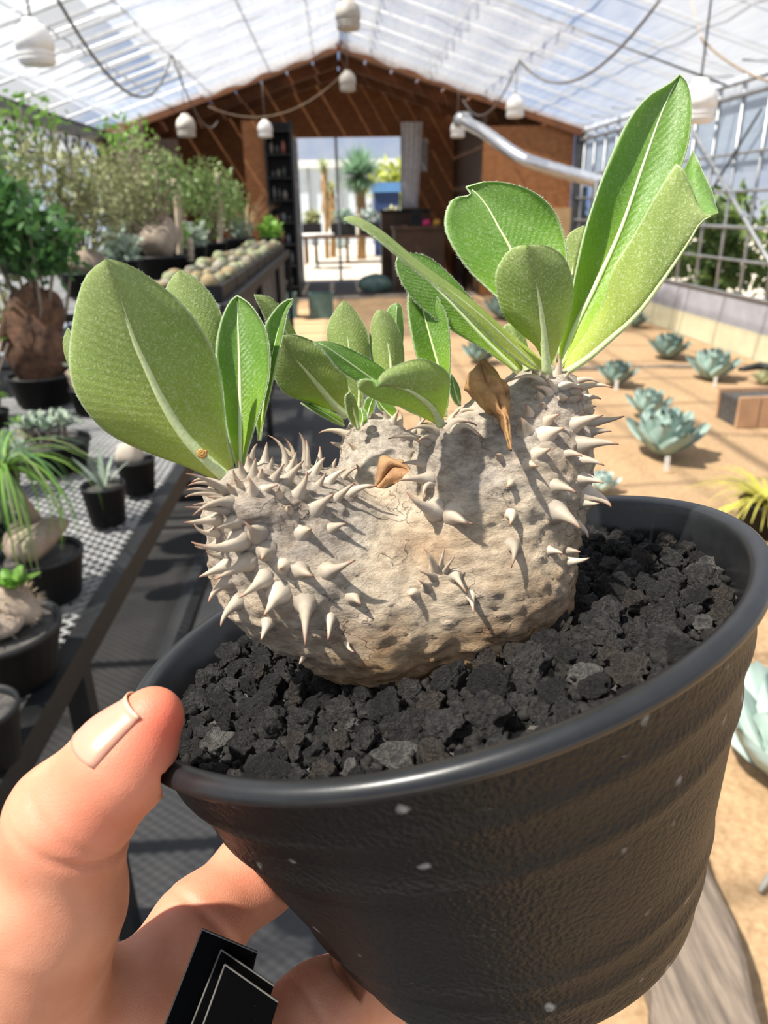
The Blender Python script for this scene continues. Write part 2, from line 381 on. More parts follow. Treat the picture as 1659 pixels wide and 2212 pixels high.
mb('hut_floor', MB().box((XL, YH-.05, .0), (XR, YD, .01)), pm('hut_floor', (.17, .14, .11), (.11, .09, .075), 3, .8), hut)
mb('post', MB().box((px2x(1232, YH), YH-.1, 0), (px2x(1262, YH), YH, 2.75)), DSTEEL, hut)
d1 = thing('door_1', None, None); d1['kind'] = 'structure'
mb('door_frame', MB().box((xd0-.02, YD-.06, 0), (xd0+.10, YD, zd)), STEEL, d1)
mb('door_frame', MB().box((xd1-.06, YD-.06, 0), (xd1+.03, YD, zd)), DSTEEL, d1)
mb('mullion', MB().box((px2x(731, YD)-.03, YD+.1, 0), (px2x(731, YD)+.03, YD+.16, zd)), STEEL, d1)
n = 16; V = []; xc0 = px2x(868, YH+2.4)
for i in range(n):
    for z in (1.50, 2.25, 3.05): V.append((xc0 + .028*i*(.55 + .15*z), YH+2.4 + .04*math.sin(i*1.7), z))
f = [(i*3+j, (i+1)*3+j, (i+1)*3+j+1, i*3+j+1) for i in range(n-1) for j in range(2)]
tag(obj('door_curtain', V, f, sheet('curtain_film', (.75, .77, .82), .25, .5)), 'clear plastic strip curtain gathered beside the hut doorway', 'curtain')
# poster / notice
p = aty(905, 335, YD-.1); b = MB().box((p[0]-.19, YD-.03, p[2]-.31), (p[0]+.19, YD-.02, p[2]+.31))
nt_ = thing('notice_board', 'pale grey paper notice pinned to the dark hut wall', 'notice', (p[0], YD-.03, p[2]))
mb('sheet', b, pm('grey_paper', (.50, .49, .46), (.45, .44, .41), 4, .8), nt_)
for k in range(6):
    z = p[2]+.2-.08*k; mb('text_line', MB().box((p[0]-.14, YD-.036, z), (p[0]+.14-.03*(k % 3), YD-.031, z+.015)), pm('ink', (.25, .25, .25)), nt_)
# black shelf full of goods
x0, x1 = px2x(578, YH), px2x(640, YH+.3)
sh = thing('storage_shelf', 'tall black storage shelf packed with small goods beside the doorway', 'shelf', (x0, YH+.45, 0))
for x in (x0, x1-.04): mb('side_panel', MB().box((x, YH+.2, 0), (x+.04, YH+.65, 2.9)), BLACKP, sh)
mb('back_panel', MB().box((x0, YH+.62, 0), (x1, YH+.65, 2.9)), BLACKP, sh)
for z in np.arange(.2, 2.9, .36): mb('shelf_board', MB().box((x0+.04, YH+.2, z), (x1-.04, YH+.62, z+.025)), BLACKP, sh)
goods = [pm('goods_%d' % k, c, None, 8, .6) for k, c in enumerate([(.10, .09, .09), (.25, .22, .18), (.07, .08, .07), (.30, .10, .07), (.16, .17, .19)])]
gcol = ['black', 'tan', 'dark green', 'red-brown', 'grey']
for zi, z in enumerate(np.arange(.2, 2.6, .36)):
    x = x0+.07; k = 0
    while x < x1-.12:
        wd = random.uniform(.05, .10); h = random.uniform(.1, .26); V, f = lathe([(0, 0), (wd/2, 0), (wd/2, h*.7), (wd*.25, h*.85), (wd*.25, h), (0, h)], 10)
        tag(obj('storage_bottle', V, f, goods[(zi+k) % 5], origin=(0, 0, 0)), f'small {gcol[(zi+k) % 5]} bottle standing on the black storage shelf', 'bottle', f'{gcol[(zi+k) % 5]} bottles on the black storage shelf').location = (x+wd/2, YH+.36, z+.025)
        x += wd+.03; k += 1
# work counter
a, c = aty(848, 478, YH+1.2), aty(962, 478, YH+1.2)
ct = thing('work_counter', 'dark brown wooden work counter inside the hut', 'counter', (a[0], YH+1.2, 0))
mb('counter_top', MB().box((a[0], YH+1.0, 1.12), (c[0], YH+1.9, 1.18)), DWOOD, ct)
mb('front_panel', MB().box((a[0]+.03, YH+1.05, .02), (c[0]-.03, YH+1.09, 1.12)), DWOOD, ct)
for x in (a[0]+.03, c[0]-.08): mb('side_panel', MB().box((x, YH+1.09, .02), (x+.05, YH+1.85, 1.12)), DWOOD, ct)
a2, c2 = aty(820, 440, YH+2.2), aty(900, 440, YH+2.2)
ct2 = thing('work_counter', 'black rear worktable behind the brown counter', 'counter', (a2[0], YH+2.2, 0))
mb('counter_top', MB().box((a2[0], YH+2.1, 1.42), (c2[0]+.3, YH+2.7, 1.47)), BLACKP, ct2); mb('body', MB().box((a2[0]+.03, YH+2.15, .02), (c2[0]+.25, YH+2.65, 1.42)), DWOOD, ct2)
for px, py, cn, col_, lb in ((922, 468, 'pink', (.85, .05, .25), 'bright pink plastic packet lying on the brown work counter'), (946, 466, 'orange', (.75, .40, .06), 'orange plastic packet lying on the brown work counter')):
    p = aty(px, py, YH+1.2); q = MB(); V, f = lathe([(0, 0), (.075, 0), (.085, .04), (.06, .10), (0, .11)], 12); o = obj('packet', V, f, pm(cn, col_, None, 5, .4)); o.location = (p[0], YH+1.3, 1.18); tag(o, lb, 'packet')
p = aty(905, 462, YH+1.2)
mn = thing('cash_register', 'black till machine standing on the brown work counter', 'machine', (p[0], YH+1.4, 1.18))
mb('body', MB().box((p[0]-.14, YH+1.3, 1.18), (p[0]+.1, YH+1.6, 1.30)), BLACKP, mn); mb('screen', MB().box((p[0]-.1, YH+1.5, 1.30), (p[0]+.06, YH+1.53, 1.5)), BLACKP, mn)
# sacks on the hut floor
def sack(name, loc, w_, d_, h_, mat, label, cat, seed=0, topmat=None):
    n, m = 20, 12; V = []
    for j in range(m+1):
        t = j/m; rr = (math.sin(math.pi*min(1, .12+t*.92))**.45)
        for i in range(n):
            a = 2*math.pi*i/n; k = 1 + .10*math.sin(3*a+seed+t*4) + .06*math.sin(7*a+seed*2-t*6)
            V.append((w_/2*rr*k*math.cos(a), d_/2*rr*k*math.sin(a), h_*t))
    f = [(j*n+i, j*n+(i+1)%n, (j+1)*n+(i+1)%n, (j+1)*n+i) for j in range(m) for i in range(n)] + [tuple(range(n))[::-1], tuple(range(m*n, m*n+n))]
    mi = [0 if (q//n) < m*.62 else 1 for q in range(m*n)] + [0, 1]
    o = obj(name, V, f, [mat, topmat or mat], mi=mi); o.location = loc; return tag(o, label, cat)
p = aty(905, 560, YH+.2)
sack('fertiliser_bag', (p[0], YH+.25, .02), .5, .3, .58, pm('bag_white', (.62, .62, .58)), 'white bag with green top standing in front of the work counter', 'bag', 1, pm('bag_green', (.12, .40, .10)))
p = gp(795, 596)
sack('rubbish_sack', (p[0], min(p[1], YH+1), .02), .65, .4, .34, pm('teal_sack', (.16, .27, .25), (.09, .15, .14), 9, .4), 'dark teal plastic sack slumped on the hut floor', 'sack', 2)
# outside the far doorway
OUT = thing('backdrop_building', 'pale blue-white greenhouse standing beyond the hut doorway', 'building', (0, 36, 0))
mb('wall', MB().box((-9, 36, 0), (9, 36.1, 3.2)), pm('pale_wall', (.62, .70, .76), (.55, .62, .68), 2, .6), OUT)
mb('wall', MB().box((-9, 35.8, 3.2), (9, 36.2, 3.5)), PORC, OUT)
for x in np.arange(-4, 6, 1.4): mb('post', MB().box((x, 35.9, 0), (x+.08, 36, 3.2)), STEEL, OUT)
LF_YUC = thin('yucca_leaf', (.20, .36, .22), (.30, .45, .30), .25); TRK = pm('tan_trunk', (.42, .27, .12), (.27, .17, .08), 12, .9)
def spiky(name, loc, th, hr, n, label, leafmat, trunk_r=.12, skirt=True):
    t = thing(name, label, 'tree', loc); loc = np.array(loc, float)
    bb = MB().tube([loc, loc+(0.03, 0, th*.5), loc+(0, 0, th)], [trunk_r*1.2, trunk_r, trunk_r*.9], 10); mb('trunk', bb, TRK, t, True)
    q = MB(); k = MB()
    for i in range(n):
        d = rng.normal(size=3); d /= np.linalg.norm(d); d[2] = d[2]*.8+.15; s = np.cross(d, (0, 0, 1)); s /= np.linalg.norm(s)+1e-9; L = hr*random.uniform(.8, 1.1)
        c0 = loc+(0, 0, th); wd = .018*hr/.7; q.add([c0+s*wd, c0-s*wd, c0+d*L*.6-s*wd, c0+d*L*.6+s*wd, c0+d*L], [(0,1,2,3), (3,2,4)])
    tag(mb('foliage', q, leafmat, t), kind='stuff')
    if skirt:
        for i in range(90):
            a = random.uniform(0, 6.28); z = th-random.uniform(0, th*.5); c0 = loc+(math.cos(a)*trunk_r, math.sin(a)*trunk_r, z); k.add([c0, c0+(.03, .0, 0), c0+np.array([math.cos(a)*.09, math.sin(a)*.09, -.3])], [(0,1,2)])
        tag(mb('dead_leaves', k, TRK, t), kind='stuff')
    return t
p = aty(778, 440, 25.2); spiky('yucca_tree', (p[0], 25.2, -.012), 2.45, .98, 700, 'round-headed blue-green yucca tree standing beyond the hut doorway', LF_YUC, .13)
p = aty(700, 400, 26); spiky('yucca_tree', (p[0], 26, -.012), 2.75, .38, 160, 'slim young yucca with orange trunk left of the round-headed yucca', thin('yg', (.35, .42, .15)), .07)
p = aty(714, 400, 26.6); spiky('yucca_tree', (p[0], 26.6, -.012), 2.1, .4, 160, 'short yellowish yucca beside the slim young yucca', thin('yg2', (.42, .45, .18)), .09)
tb = thing('display_table', 'low outdoor display table carrying planters beyond the doorway', 'table', (.2, 23.6, 0))
p0, p1 = aty(650, 460, 23.6), aty(845, 460, 23.6)
mb('table_top', MB().box((p0[0], 23.2, .70), (p1[0], 24.4, .76)), DWOOD, tb)
for x in (p0[0]+.1, (p0[0]+p1[0])/2, p1[0]-.1):
    for y in (23.25, 24.3): mb('leg', MB().box((x-.04, y-.04, -.01), (x+.04, y+.04, .7)), DWOOD, tb)
def small_foliage(c, r, n, s, up=.3):
    q = MB(); c = np.asarray(c, float)
    for i in range(n):
        d = rng.normal(size=3); d /= np.linalg.norm(d); p = c + d*np.asarray(r)*random.uniform(.3, 1)
        a = rng.normal(size=3); a[2] += up; a /= np.linalg.norm(a); bb_ = np.cross(a, rng.normal(size=3)); bb_ /= np.linalg.norm(bb_)+1e-9
        k = s*random.uniform(.6, 1.3); q.add([p, p+a*k*.5+bb_*k*.28, p+a*k, p+a*k*.5-bb_*k*.28], [(0,1,2,3)])
    return q
for k, (px, wpx, col_) in enumerate(((672, 38, (.45, .47, .22)), (740, 50, (.30, .42, .33)), (798, 42, (.38, .45, .42)), (840, 34, (.5, .5, .25)))):
    p = aty(px, 450, 23.7); wd = wpx*23.7/1600
    t = thing('trough_planter', ('grey planter of dry grasses on the outdoor table', 'black trough planter with pale rosettes on the outdoor table', 'black trough planter beside the yucca trunk on the outdoor table', 'black trough planter with yellowish plants at the table end')[k], 'planter', (p[0], 23.7, .76))
    mb('trough', MB().box((p[0]-wd/2, 23.5, .76), (p[0]+wd/2, 23.95, 1.12)), BLACKP, t)
    tag(mb('foliage', small_foliage((p[0], 23.7, 1.25), (wd/2, .2, .25), 160, .16, .9), thin('out_leaf_%d' % k, col_), t), kind='stuff')
p = aty(835, 385, 27); b = MB().box((p[0]-.45, 27, .7), (p[0]+.55, 27.8, 2.35)); t = thing('water_tank', 'dark blue water tank standing beyond the hut doorway', 'tank', (p[0], 27.4, 0))
mb('body', MB().box((p[0]-.42, 27.02, -.01), (p[0]+.42, 27.8, 2.0)), pm('navy', (.02, .05, .16)), t); mb('lid', MB().box((p[0]-.5, 26.95, 2.0), (p[0]+.5, 27.85, 2.3)), pm('sky_blue', (.12, .30, .60)), t)
p = gp(733, 535); sack('plastic_sack', (p[0], p[1], -.01), .9, .7, 1.0, pm('mint_sack', (.50, .62, .62), (.42, .55, .55), 5, .3), 'pale mint plastic sack on sunny ground outside the doorway', 'sack', 3, pm('white_film', (.72, .75, .75), None, 5, .3))
p = aty(680, 478, 21.5); t = thing('garden_table', 'grey-topped round table with greenery left of the plastic sack', 'table', (p[0], 21.5, 0))
V, f = lathe([(0, .86), (.5, .86), (.5, .9), (0, .9)], 20); obj('table_top', V+np.array([p[0], 21.5, 0]), f, PORC, t, False)
V, f = lathe([(.2, -.01), (.05, .05), (.04, .86)], 12); obj('pedestal', V+np.array([p[0], 21.5, 0]), f, DSTEEL, t)
hill = thing('hedge', 'yellow-green hedge far beyond the hut doorway', 'hedge', (3.2, 33, 0))
tag(mb('foliage', small_foliage((3.0, 33, 2.4), (1.8, .5, 1.0), 700, .35), thin('hedge_leaf', (.42, .45, .08), (.30, .36, .06)), hill), kind='stuff')
mb('stem', MB().tube([(3.0, 33, -.01), (3.0, 33, 2.2)], .06, 6), TRK, hill)

# ------------------------------------------------------------------ duct and lamps
pts = [aty(1000, 262, 12.6), aty(1012, 268, 12.4), aty(1045, 285, 12.0), aty(1090, 318, 11.5), aty(1130, 345, 11.2), aty(1200, 367, 11.0), aty(1285, 390, 10.8), aty(1310, 395, 10.75)]
P = np.array(pts); t = np.linspace(0, 1, len(P)); tt = np.linspace(0, 1, 44)
PP = np.stack([np.interp(tt, t, P[:, k]) for k in range(3)], 1)
for _ in range(3): PP[1:-1] = (PP[:-2]+PP[1:-1]*2+PP[2:])/4
du = thing('flue_duct', 'shiny bent aluminium flue pipe crossing in front of the plywood hut', 'duct', P[-1])
mb('pipe', MB().tube(PP, [.085 + .006*(i % 2) for i in range(44)], 14), DUCTM, du, True)
V, f = lathe([(0, -.09), (.14, -.07), (.15, .05), (.09, .12), (0, .12)], 16); obj('cowl', V+P[0], f, STEEL, du)
mb('stand_pipe', MB().tube([P[-1]+(-.12, 0, .04), P[-1]+(-.12, 0, -1.0), (P[-1][0]-.12, P[-1][1], 0)], .06, 10), DSTEEL, du, True)
def lamp(px, py, wpx, wreal, label, mat, wire_top, kind=0, group='hanging lamps'):
    Z = wreal*FPX/wpx; p = atz(px, py, Z)
    t = thing('pendant_lamp', label, 'lamp', p, group); s = wreal
    prof = [(.10*s, .62*s), (.20*s, .60*s), (.21*s, .50*s), (.30*s, .46*s), (.42*s, .34*s), (.48*s, .15*s), (.49*s, -.1*s), (.44*s, -.12*s)]
    V, f = lathe(prof, 24); obj('shade', V+p, f, mat, t)
    V, f = lathe([(.44*s, -.1*s), (.45*s, -.42*s), (.38*s, -.46*s), (.0, -.47*s)], 24); c_ = obj('guard', V+p, f, mat, t)
    for z in (-.22, -.34): 
        a = np.linspace(0, 2*np.pi, 25); mb('ring', MB().tube(np.c_[.47*s*np.cos(a), .47*s*np.sin(a), np.full(25, z*s)]+p, .014*s, 5), mat, c_, True)
    top = np.array(p) + (0, 0, .6*s); x = top[0]
    mb('cord', MB().tube([top, (top[0], top[1], max(top[2]+.05, roofz(x)-.04))], .006, 5), WIRE, t, True)
    return p
LP = {}
for k, a in {'l1': (75, 98, 82, .19, 'large white ceramic pendant lamp hanging over the bench, nearest lamp to the shrubs', PORC, 0),
          'l2': (402, 275, 42, .25, 'translucent dusty lamp hanging in front of the hut eave above the foliage', DUSTY, 0),
          'l3': (573, 281, 33, .25, 'small white pendant lamp in front of the black storage shelf', PORC, 0),
          'c1': (752, 35, 56, .25, 'brownish dusty lamp hanging high under the ridge', DUSTY, 0),
          'c2': (751, 178, 37, .25, 'dusty grey lamp hanging under the ridge at the hut gable', DUSTY, 0),
          'r3': (989, 281, 33, .25, 'small white pendant lamp beside the flue duct cowl', PORC, 0),
          'r2': (1113, 233, 41, .25, 'white pendant lamp hanging in front of the plywood hut panel', PORC, 0),
          'r1': (1508, 225, 80, .20, 'large white pendant lamp partly behind the tallest leaf', PORC, 0)}.items():
    LP[k] = lamp(*a)
def garland(name, a, c, sag, label, mat, r=.007, n=24):
    a = np.array(a); c = np.array(c); t = np.linspace(0, 1, n)[:, None]; P = a+(c-a)*t; P[:, 2] -= (4*t*(1-t))[:, 0]*sag
    tag(mb(name, MB().tube(P, r, 6), mat, None, True), label, 'cable')
top = lambda k: np.array([LP[k][0], LP[k][1], roofz(LP[k][0])-.05])
Ya = 5.2
garland('lamp_cable', aty(125, 0, 5.0), aty(370, 120, 8.8), .42, 'dark cable sagging under the left roof slope between the lamps over the bench', WIRE, .011)
garland('lamp_cable', aty(372, 120, 8.8), aty(470, 262, 12.5), .3, 'dark cable dropping towards the dusty lamp at the hut eave', WIRE, .009)
garland('lamp_cable', aty(450, 230, 12.8), aty(750, 150, 13), .35, 'pale cable looping along the hut gable from eave to ridge', OWIRE, .010)
garland('lamp_cable', aty(1425, 0, 6.2), aty(1122, 130, 9), .35, 'grey cable hanging in a long curve under the right roof slope', WIRE, .012)
garland('lamp_cable', aty(1122, 130, 9), aty(1000, 215, 12.5), .35, 'grey cable dropping from the roof to the plywood hut panel', WIRE, .009)
garland('hanging_rope', onwall(1493, 0, 3.4), onwall(1516, 85, 3.4), .0, 'tan rope tied above the lamp by the tallest leaf', OWIRE, .010)
garland('hanging_rope', onwall(1516, 85, 3.4), onwall(1700, 185, 3.4), .06, 'tan rope running from the knot towards the right wall', OWIRE, .010)

# ------------------------------------------------------------------ outside right: shrubs and rocks behind the grid
LF_OUT = thin('outside_leaf', (.035, .075, .02), (.17, .24, .05), .3)
for k in range(9):
    y = 5.2 + k*1.25; x = XR+1.0+.35*(k % 2)
    t = thing('outside_shrub', 'leafy green shrub growing outside the metal grid wall', 'shrub', (x, y, 0), 'shrubs outside the grid wall')
    tag(mb('foliage', small_foliage((x, y, .85), (.60, .54, .85), 800, .16), LF_OUT, t), kind='stuff')
    mb('stem', MB().tube([(x, y, -.01), (x+.05, y, .7)], .03, 6), TRK, t, True)
def rock_mesh(seed, sub=2, amp=.35, freq=1.6, fine=0):
    bm_ = bpy.data.meshes.new('tmp'); import bmesh
    bm = bmesh.new(); bmesh.ops.create_icosphere(bm, subdivisions=sub, radius=1); v = np.array([q.co for q in bm.verts]); f = [tuple(x.index for x in q.verts) for q in bm.faces]; bm.free(); bpy.data.meshes.remove(bm_)
    r = np.random.default_rng(seed); sc = r.uniform(.72, 1.25, 3)
    d = 1 + amp*fbm(v*freq + seed*9.7, 4); v = v*d[:, None]*sc
    for _ in range(4):                       # broken facets
        n = r.normal(size=3); n /= np.linalg.norm(n); k = v@n; c_ = np.quantile(k, .86); m = k > c_; v[m] -= (k[m]-c_)[:, None]*n*.85
    if fine:
        nn = v/np.linalg.norm(v, axis=1)[:, None]; v = v + nn*(fine*fbm(v*5.5+seed, 3) - fine*1.1*np.clip(vnoise(v*4.1+seed*3)-.25, 0, 1)*2)[:, None]
    return v, f
PALE_ROCK = pm('pale_rock', (.45, .43, .40), (.33, .31, .29), 3, .9, bump=.4)
rm = [rock_mesh(40+i) for i in range(3)]
for k in range(16):
    y = 4.5+k*.6; v, f = rm[k % 3]; o = obj('garden_rock', v*.17, f, PALE_ROCK); o.location = (XR+.22+.06*(k % 2), y, .12); tag(o, 'pale grey rock lying outside the metal grid wall', 'rock', 'rocks outside the grid wall')

# ------------------------------------------------------------------ agaves on the sand bed
AGM = [pm('agave_leaf_a', (.31, .41, .355), (.23, .33, .285), 9, .6), pm('agave_leaf_b', (.20, .28, .24), (.14, .21, .18), 9, .6), pm('agave_leaf_c', (.46, .56, .50), (.38, .49, .45), 9, .6)]
def agave_leaf(L, wd, el, curl, mat):
    n = 7; V = []; 
    for i in range(n):
        t = i/(n-1); a = el + curl*t; 
        x = L*t*math.cos(el+curl*t*.5); z = L*t*math.sin(el+curl*t*.5)
        h = wd*(.55+1.3*t-1.75*t**2.6) if t < 1 else .001; h = max(h, .004*wd/.03)
        V += [(x, -h, z+.16*h), (x, 0, z-.22*h), (x, h, z+.16*h), (x, 0, z-.22*h-.45*wd*(1-t*.8)*.5)]
    f = []
    for i in range(n-1):
        o = i*4; q = o+4; f += [(o,q,q+1,o+1), (o+1,q+1,q+2,o+2), (o+2,q+2,q+3,o+3), (o+3,q+3,q,o)]
    f += [((n-1)*4, (n-1)*4+1, (n-1)*4+2, (n-1)*4+3)]
    return np.array(V), f
def agave(px, py, wpx, label, mat, n=26, tight=1.0, tagcol=None):
    p = gp(px, py, .02); r = wpx/2*depth(p)/FPX
    t = thing('agave', label, 'agave', p, None); meshes = []
    for i in range(n):
        k = i/(n-1); a = i*2.39996; el = math.radians(22+62*k**.9); L = r*(1.12-.28*k)
        v, f = agave_leaf(L, r*.37*(1-.3*k)*tight, el, math.radians(22), mat)
        c, s = math.cos(a), math.sin(a); base = .05*r*(1-k)
        v = np.c_[v[:, 0]*c - v[:, 1]*s + base*c, v[:, 0]*s + v[:, 1]*c + base*s, v[:, 2] + r*.10 + r*.12*k] + p
        v[:, 2] = np.maximum(v[:, 2], p[2]+.003)
        obj('leaf', v, f, mat, t)
    if tagcol:
        q = p + np.array([-r*.35, -r*1.0, 0]); mb('plant_tag', MB().box((q[0]-.015, q[1]-.002, p[2]), (q[0]+.015, q[1]+.002, p[2]+.09)), PORC, t)
    return t
agave(1432, 985, 190, 'largest pale blue-green agave open on the sand between two others', AGM[0], 30, 1.1, True)
agave(1397, 900, 112, 'pale agave growing right behind the largest blue-green agave', AGM[0], 26)
agave(1330, 832, 98, 'small dark agave with white tag beside the leafy crown', AGM[1], 26, 1, True)
agave(1442, 775, 100, 'dark green compact agave near the low cream wall panel', AGM[1], 30)
agave(1535, 822, 125, 'wide pale agave beside the dark compact agave near the wall panel', AGM[0], 28, 1, True)
agave(1300, 1062, 84, 'bluish agave half hidden behind the pot rim', AGM[2], 22)
agave(1715, 1690, 440, 'big pale silvery agave by the timber edging', AGM[2], 30, 1.25)
agave(1085, 690, 100, 'dark agave seen between the curled leaf and oval leaf', AGM[1], 28)
agave(1035, 785, 95, 'dark agave behind the dried brown leaf', AGM[1], 24)
agave(1372, 706, 62, 'tiny agave at the foot of the cream wall panel', AGM[1], 20)
agave(1648, 832, 60, 'small yellowish agave beside the terracotta trough', pm('agave_y', (.40, .40, .22), (.32, .33, .18)), 18)
agave(940, 640, 60, 'tiny dark agave on the sand below the work counter', AGM[1], 18)
# dried stalk on the sand, bottom right
p = gp(1640, 1925, .03); tag(mb('dried_stalk', MB().tube([p, p+(.03, .02, .012), p+(.09, .06, .03), p+(.16, .11, .035)], [.006, .008, .008, .006], 8), pm('grey_stalk', (.36, .34, .30)), None, True), 'short grey dried stalk lying on sand near the silvery agave', 'stalk')
# terracotta trough
p0 = gp(1590, 925); t = thing('wood_trough', 'pale orange wooden trough standing on the sand by the wall', 'trough', p0)
dw = .42; q = np.array([p0[0], p0[1], 0]); PAL = pm('orange_board', (.50, .30, .17), (.40, .24, .14), 6, .8)
for k in range(3):
    mb('board', MB().box((q[0]+k*.16, q[1], .0), (q[0]+k*.16+.15, q[1]+.03, .22)), PAL, t)
    mb('board', MB().box((q[0]+k*.16, q[1]+.3, .0), (q[0]+k*.16+.15, q[1]+.33, .22)), PAL, t)
mb('soil', MB().box((q[0]+.01, q[1]+.03, .0), (q[0]+.46, q[1]+.3, .19)), SOILM, t)
# black irrigation ring bed edge at right wall
p = gp(1640, 795); tag(mb('irrigation_hose', MB().tube([gp(1600, 800, .03), gp(1640, 790, .05), gp(1700, 800, .06), gp(1760, 830, .03)], .035, 8), BLACKP, None, True), 'thick black hose lying at the foot of the cream wall panel', 'hose')
# yellow grass in black pot
def lathepot(loc, r, h, mat, t, taper=.78, lip=.06, soilm=None, sq=False):
    n = 28; prof = [(0, 0), (r*taper, 0), (r*.97, h*.9), (r, h*.9), (r*1.0, h), (r*.93, h), (r*.91, h*.85), (0, h*.84)]
    V, f = lathe(prof, n); loc = np.asarray(loc); pt = obj('pot', V[:n*7]+loc, [q for q in f if max(q) < n*7], mat, t)
    V2, f2 = lathe([(0.0, h*.84), (r*.5, h*.865), (r*.92, h*.85)], n); obj('soil', V2+loc, [q[::-1] for q in f2], soilm or SOILM, t)
    return pt
p = gp(1640, 1165); t = thing('potted_grass', 'yellow-leaved grassy plant in a square black pot on the sand', 'potted plant', p)
lathepot(p, .12, .20, BLACKP, t)
YG = thin('yellow_blade', (.62, .55, .10), (.45, .45, .10), .35)
for i in range(64):
    a = i*2.4; el = random.uniform(.25, 1.3); L = random.uniform(.26, .46); n = 7; V = []
    for k in range(n):
        s = k/(n-1); e = el - 1.5*s; r_ = L*s*math.cos(el*.6); z = L*(s*math.sin(el) - .75*s*s); wd = .013*(1-s)+.001
        for sg in (-1, 1): V.append(p+np.array([math.cos(a)*r_-math.sin(a)*wd*sg, math.sin(a)*r_+math.cos(a)*wd*sg, .18+z]))
    obj('blade', V, [(k*2, k*2+1, k*2+3, k*2+2) for k in range(n-1)], YG, t)

# ------------------------------------------------------------------ left bench
BZ = .75; BZ2 = 1.10; BX1 = -.52
def bench(label, BX0, BX1, BY0, BY1, BZ, legs):
    bn = thing('plant_bench', label, 'bench', (BX1, BY0, 0))
    for x in (BX1, BX0): mb('edge_rail', MB().box((x-.018, BY0, BZ-.045), (x+.018, BY1, BZ+.012)), BLACKP, bn)
    for y in np.arange(BY0+.02, BY1+.01, .85): mb('cross_bar', MB().box((BX0+.018, y-.018, BZ-.045), (BX1-.018, y+.018, BZ-.012)), BLACKP, bn)
    for y in legs:
        for x in (BX1-.003, BX0+.003): mb('leg', MB().box((x-.02, y-.02, 0), (x+.02, y+.02, BZ-.045)), BLACKP, bn)
        mb('cross_bar', MB().box((BX0+.02, y-.015, .24), (BX1-.02, y+.015, .27)), BLACKP, bn)
    for x in (BX1-.015, BX0-.015): mb('low_rail', MB().box((x, BY0, .275), (x+.03, BY1, .31)), BLACKP, bn)
    dx, dy, sw, st = .040, .030, .0028, .0018
    I, J = np.meshgrid(np.arange(int((BX1-BX0)/dx)), np.arange(int((BY1-BY0)/dy)), indexing='ij'); I = I.ravel(); J = J.ravel()
    Vs = []; Fs = []
    base = np.c_[BX0+.01+I*dx, BY0+J*dy, np.full(I.size, BZ)]; nb = 0
    for (ax_, ay, bx_, by) in ((0, .5, .5, 0), (.5, 0, 1, .5), (0, .5, .5, 1), (.5, 1, 1, .5)):
        a = base + np.array([ax_*dx, ay*dy, -.001]); c = base + np.array([bx_*dx, by*dy, .001]); off = np.array([0, sw*.8, .0012]); up = np.array([0, 0, -st])
        Q = np.stack([a-off, a+off, c+off, c-off, a-off+up, a+off+up, c+off+up, c-off+up], 1).reshape(-1, 3); Vs.append(Q)
        k = np.arange(len(a))[:, None]*8+nb; Fs.append(np.concatenate([k+np.array(q) for q in ((0,1,2,3), (0,3,7,4), (1,5,6,2))])); nb += len(Q)
    tag(obj('mesh_top', np.concatenate(Vs), [tuple(q) for q in np.concatenate(Fs).tolist()], pm('mesh_steel', (.34, .34, .335), (.22, .22, .215), 30, .5, metal=.2), bn, False), kind='stuff')
    return bn
bench('low black steel bench with expanded metal top beside the aisle', -2.0, BX1, .45, 3.35, BZ, (gp(225, 1400, BZ)[1], 3.3))
bn2 = bench('taller black steel bench carrying the trays and tubs of shrubs', -3.3, BX1, 3.45, 8.3, BZ2, (3.5, 5.1, 6.7, 8.25))
mb('side_screen', MB().box((BX1-.05, 3.47, .62), (BX1-.045, 8.28, BZ2-.05)), pm('screen', (.07, .065, .06), (.12, .11, .10), 9, .8), bn2)

BT = BZ+.013; BT2 = BZ2+.013
CAUD = pm('caudex_bark', (.36, .29, .22), (.20, .15, .11), 14, .85, bump=.6)
RBARK = pm('red_bark', (.20, .10, .055), (.06, .032, .02), 22, .9, bump=1, bscale=40)
LG = [thin('leaf_dark', (.045, .13, .035), (.10, .22, .06), .3), thin('leaf_mid', (.14, .24, .07), (.25, .33, .11), .35), thin('leaf_olive', (.22, .25, .10), (.34, .34, .17), .3), thin('leaf_bright', (.16, .36, .05), (.28, .46, .08), .4), thin('leaf_grey', (.25, .33, .24), (.42, .48, .38), .2), thin('leaf_dry', (.46, .30, .15), (.36, .23, .12), .2)]
TWIG = pm('twig', (.30, .24, .18), (.18, .14, .10), 20, .8)
def lump(c, r, seed=0, sub=3, amp=.22):
    v, f = rock_mesh(100+seed, sub, amp, 1.3); return v*np.asarray(r)+np.asarray(c), f
def bloc(px, py, z=BT): return gp(px, py, z)
def bench_pot(px, py, r, h, name, label, cat='potted plant', z=None):
    p = bloc(px, py, z or BT); t = thing(name, label, cat, p); lathepot(p, r, h, BLACKP, t); return t, p+np.array([0, 0, h*.85])
def rosette(t, c, n, L, wd, el0, el1, mat, droop=.3):
    for i in range(n):
        k = i/max(1, n-1); a = i*2.4+.5; el = el0+(el1-el0)*k; v, f = agave_leaf(L*(1-.3*k), wd, el, -droop, mat)
        co, si = math.cos(a), math.sin(a); obj('leaf', np.c_[v[:, 0]*co-v[:, 1]*si, v[:, 0]*si+v[:, 1]*co, v[:, 2]]+c, f, mat, t)
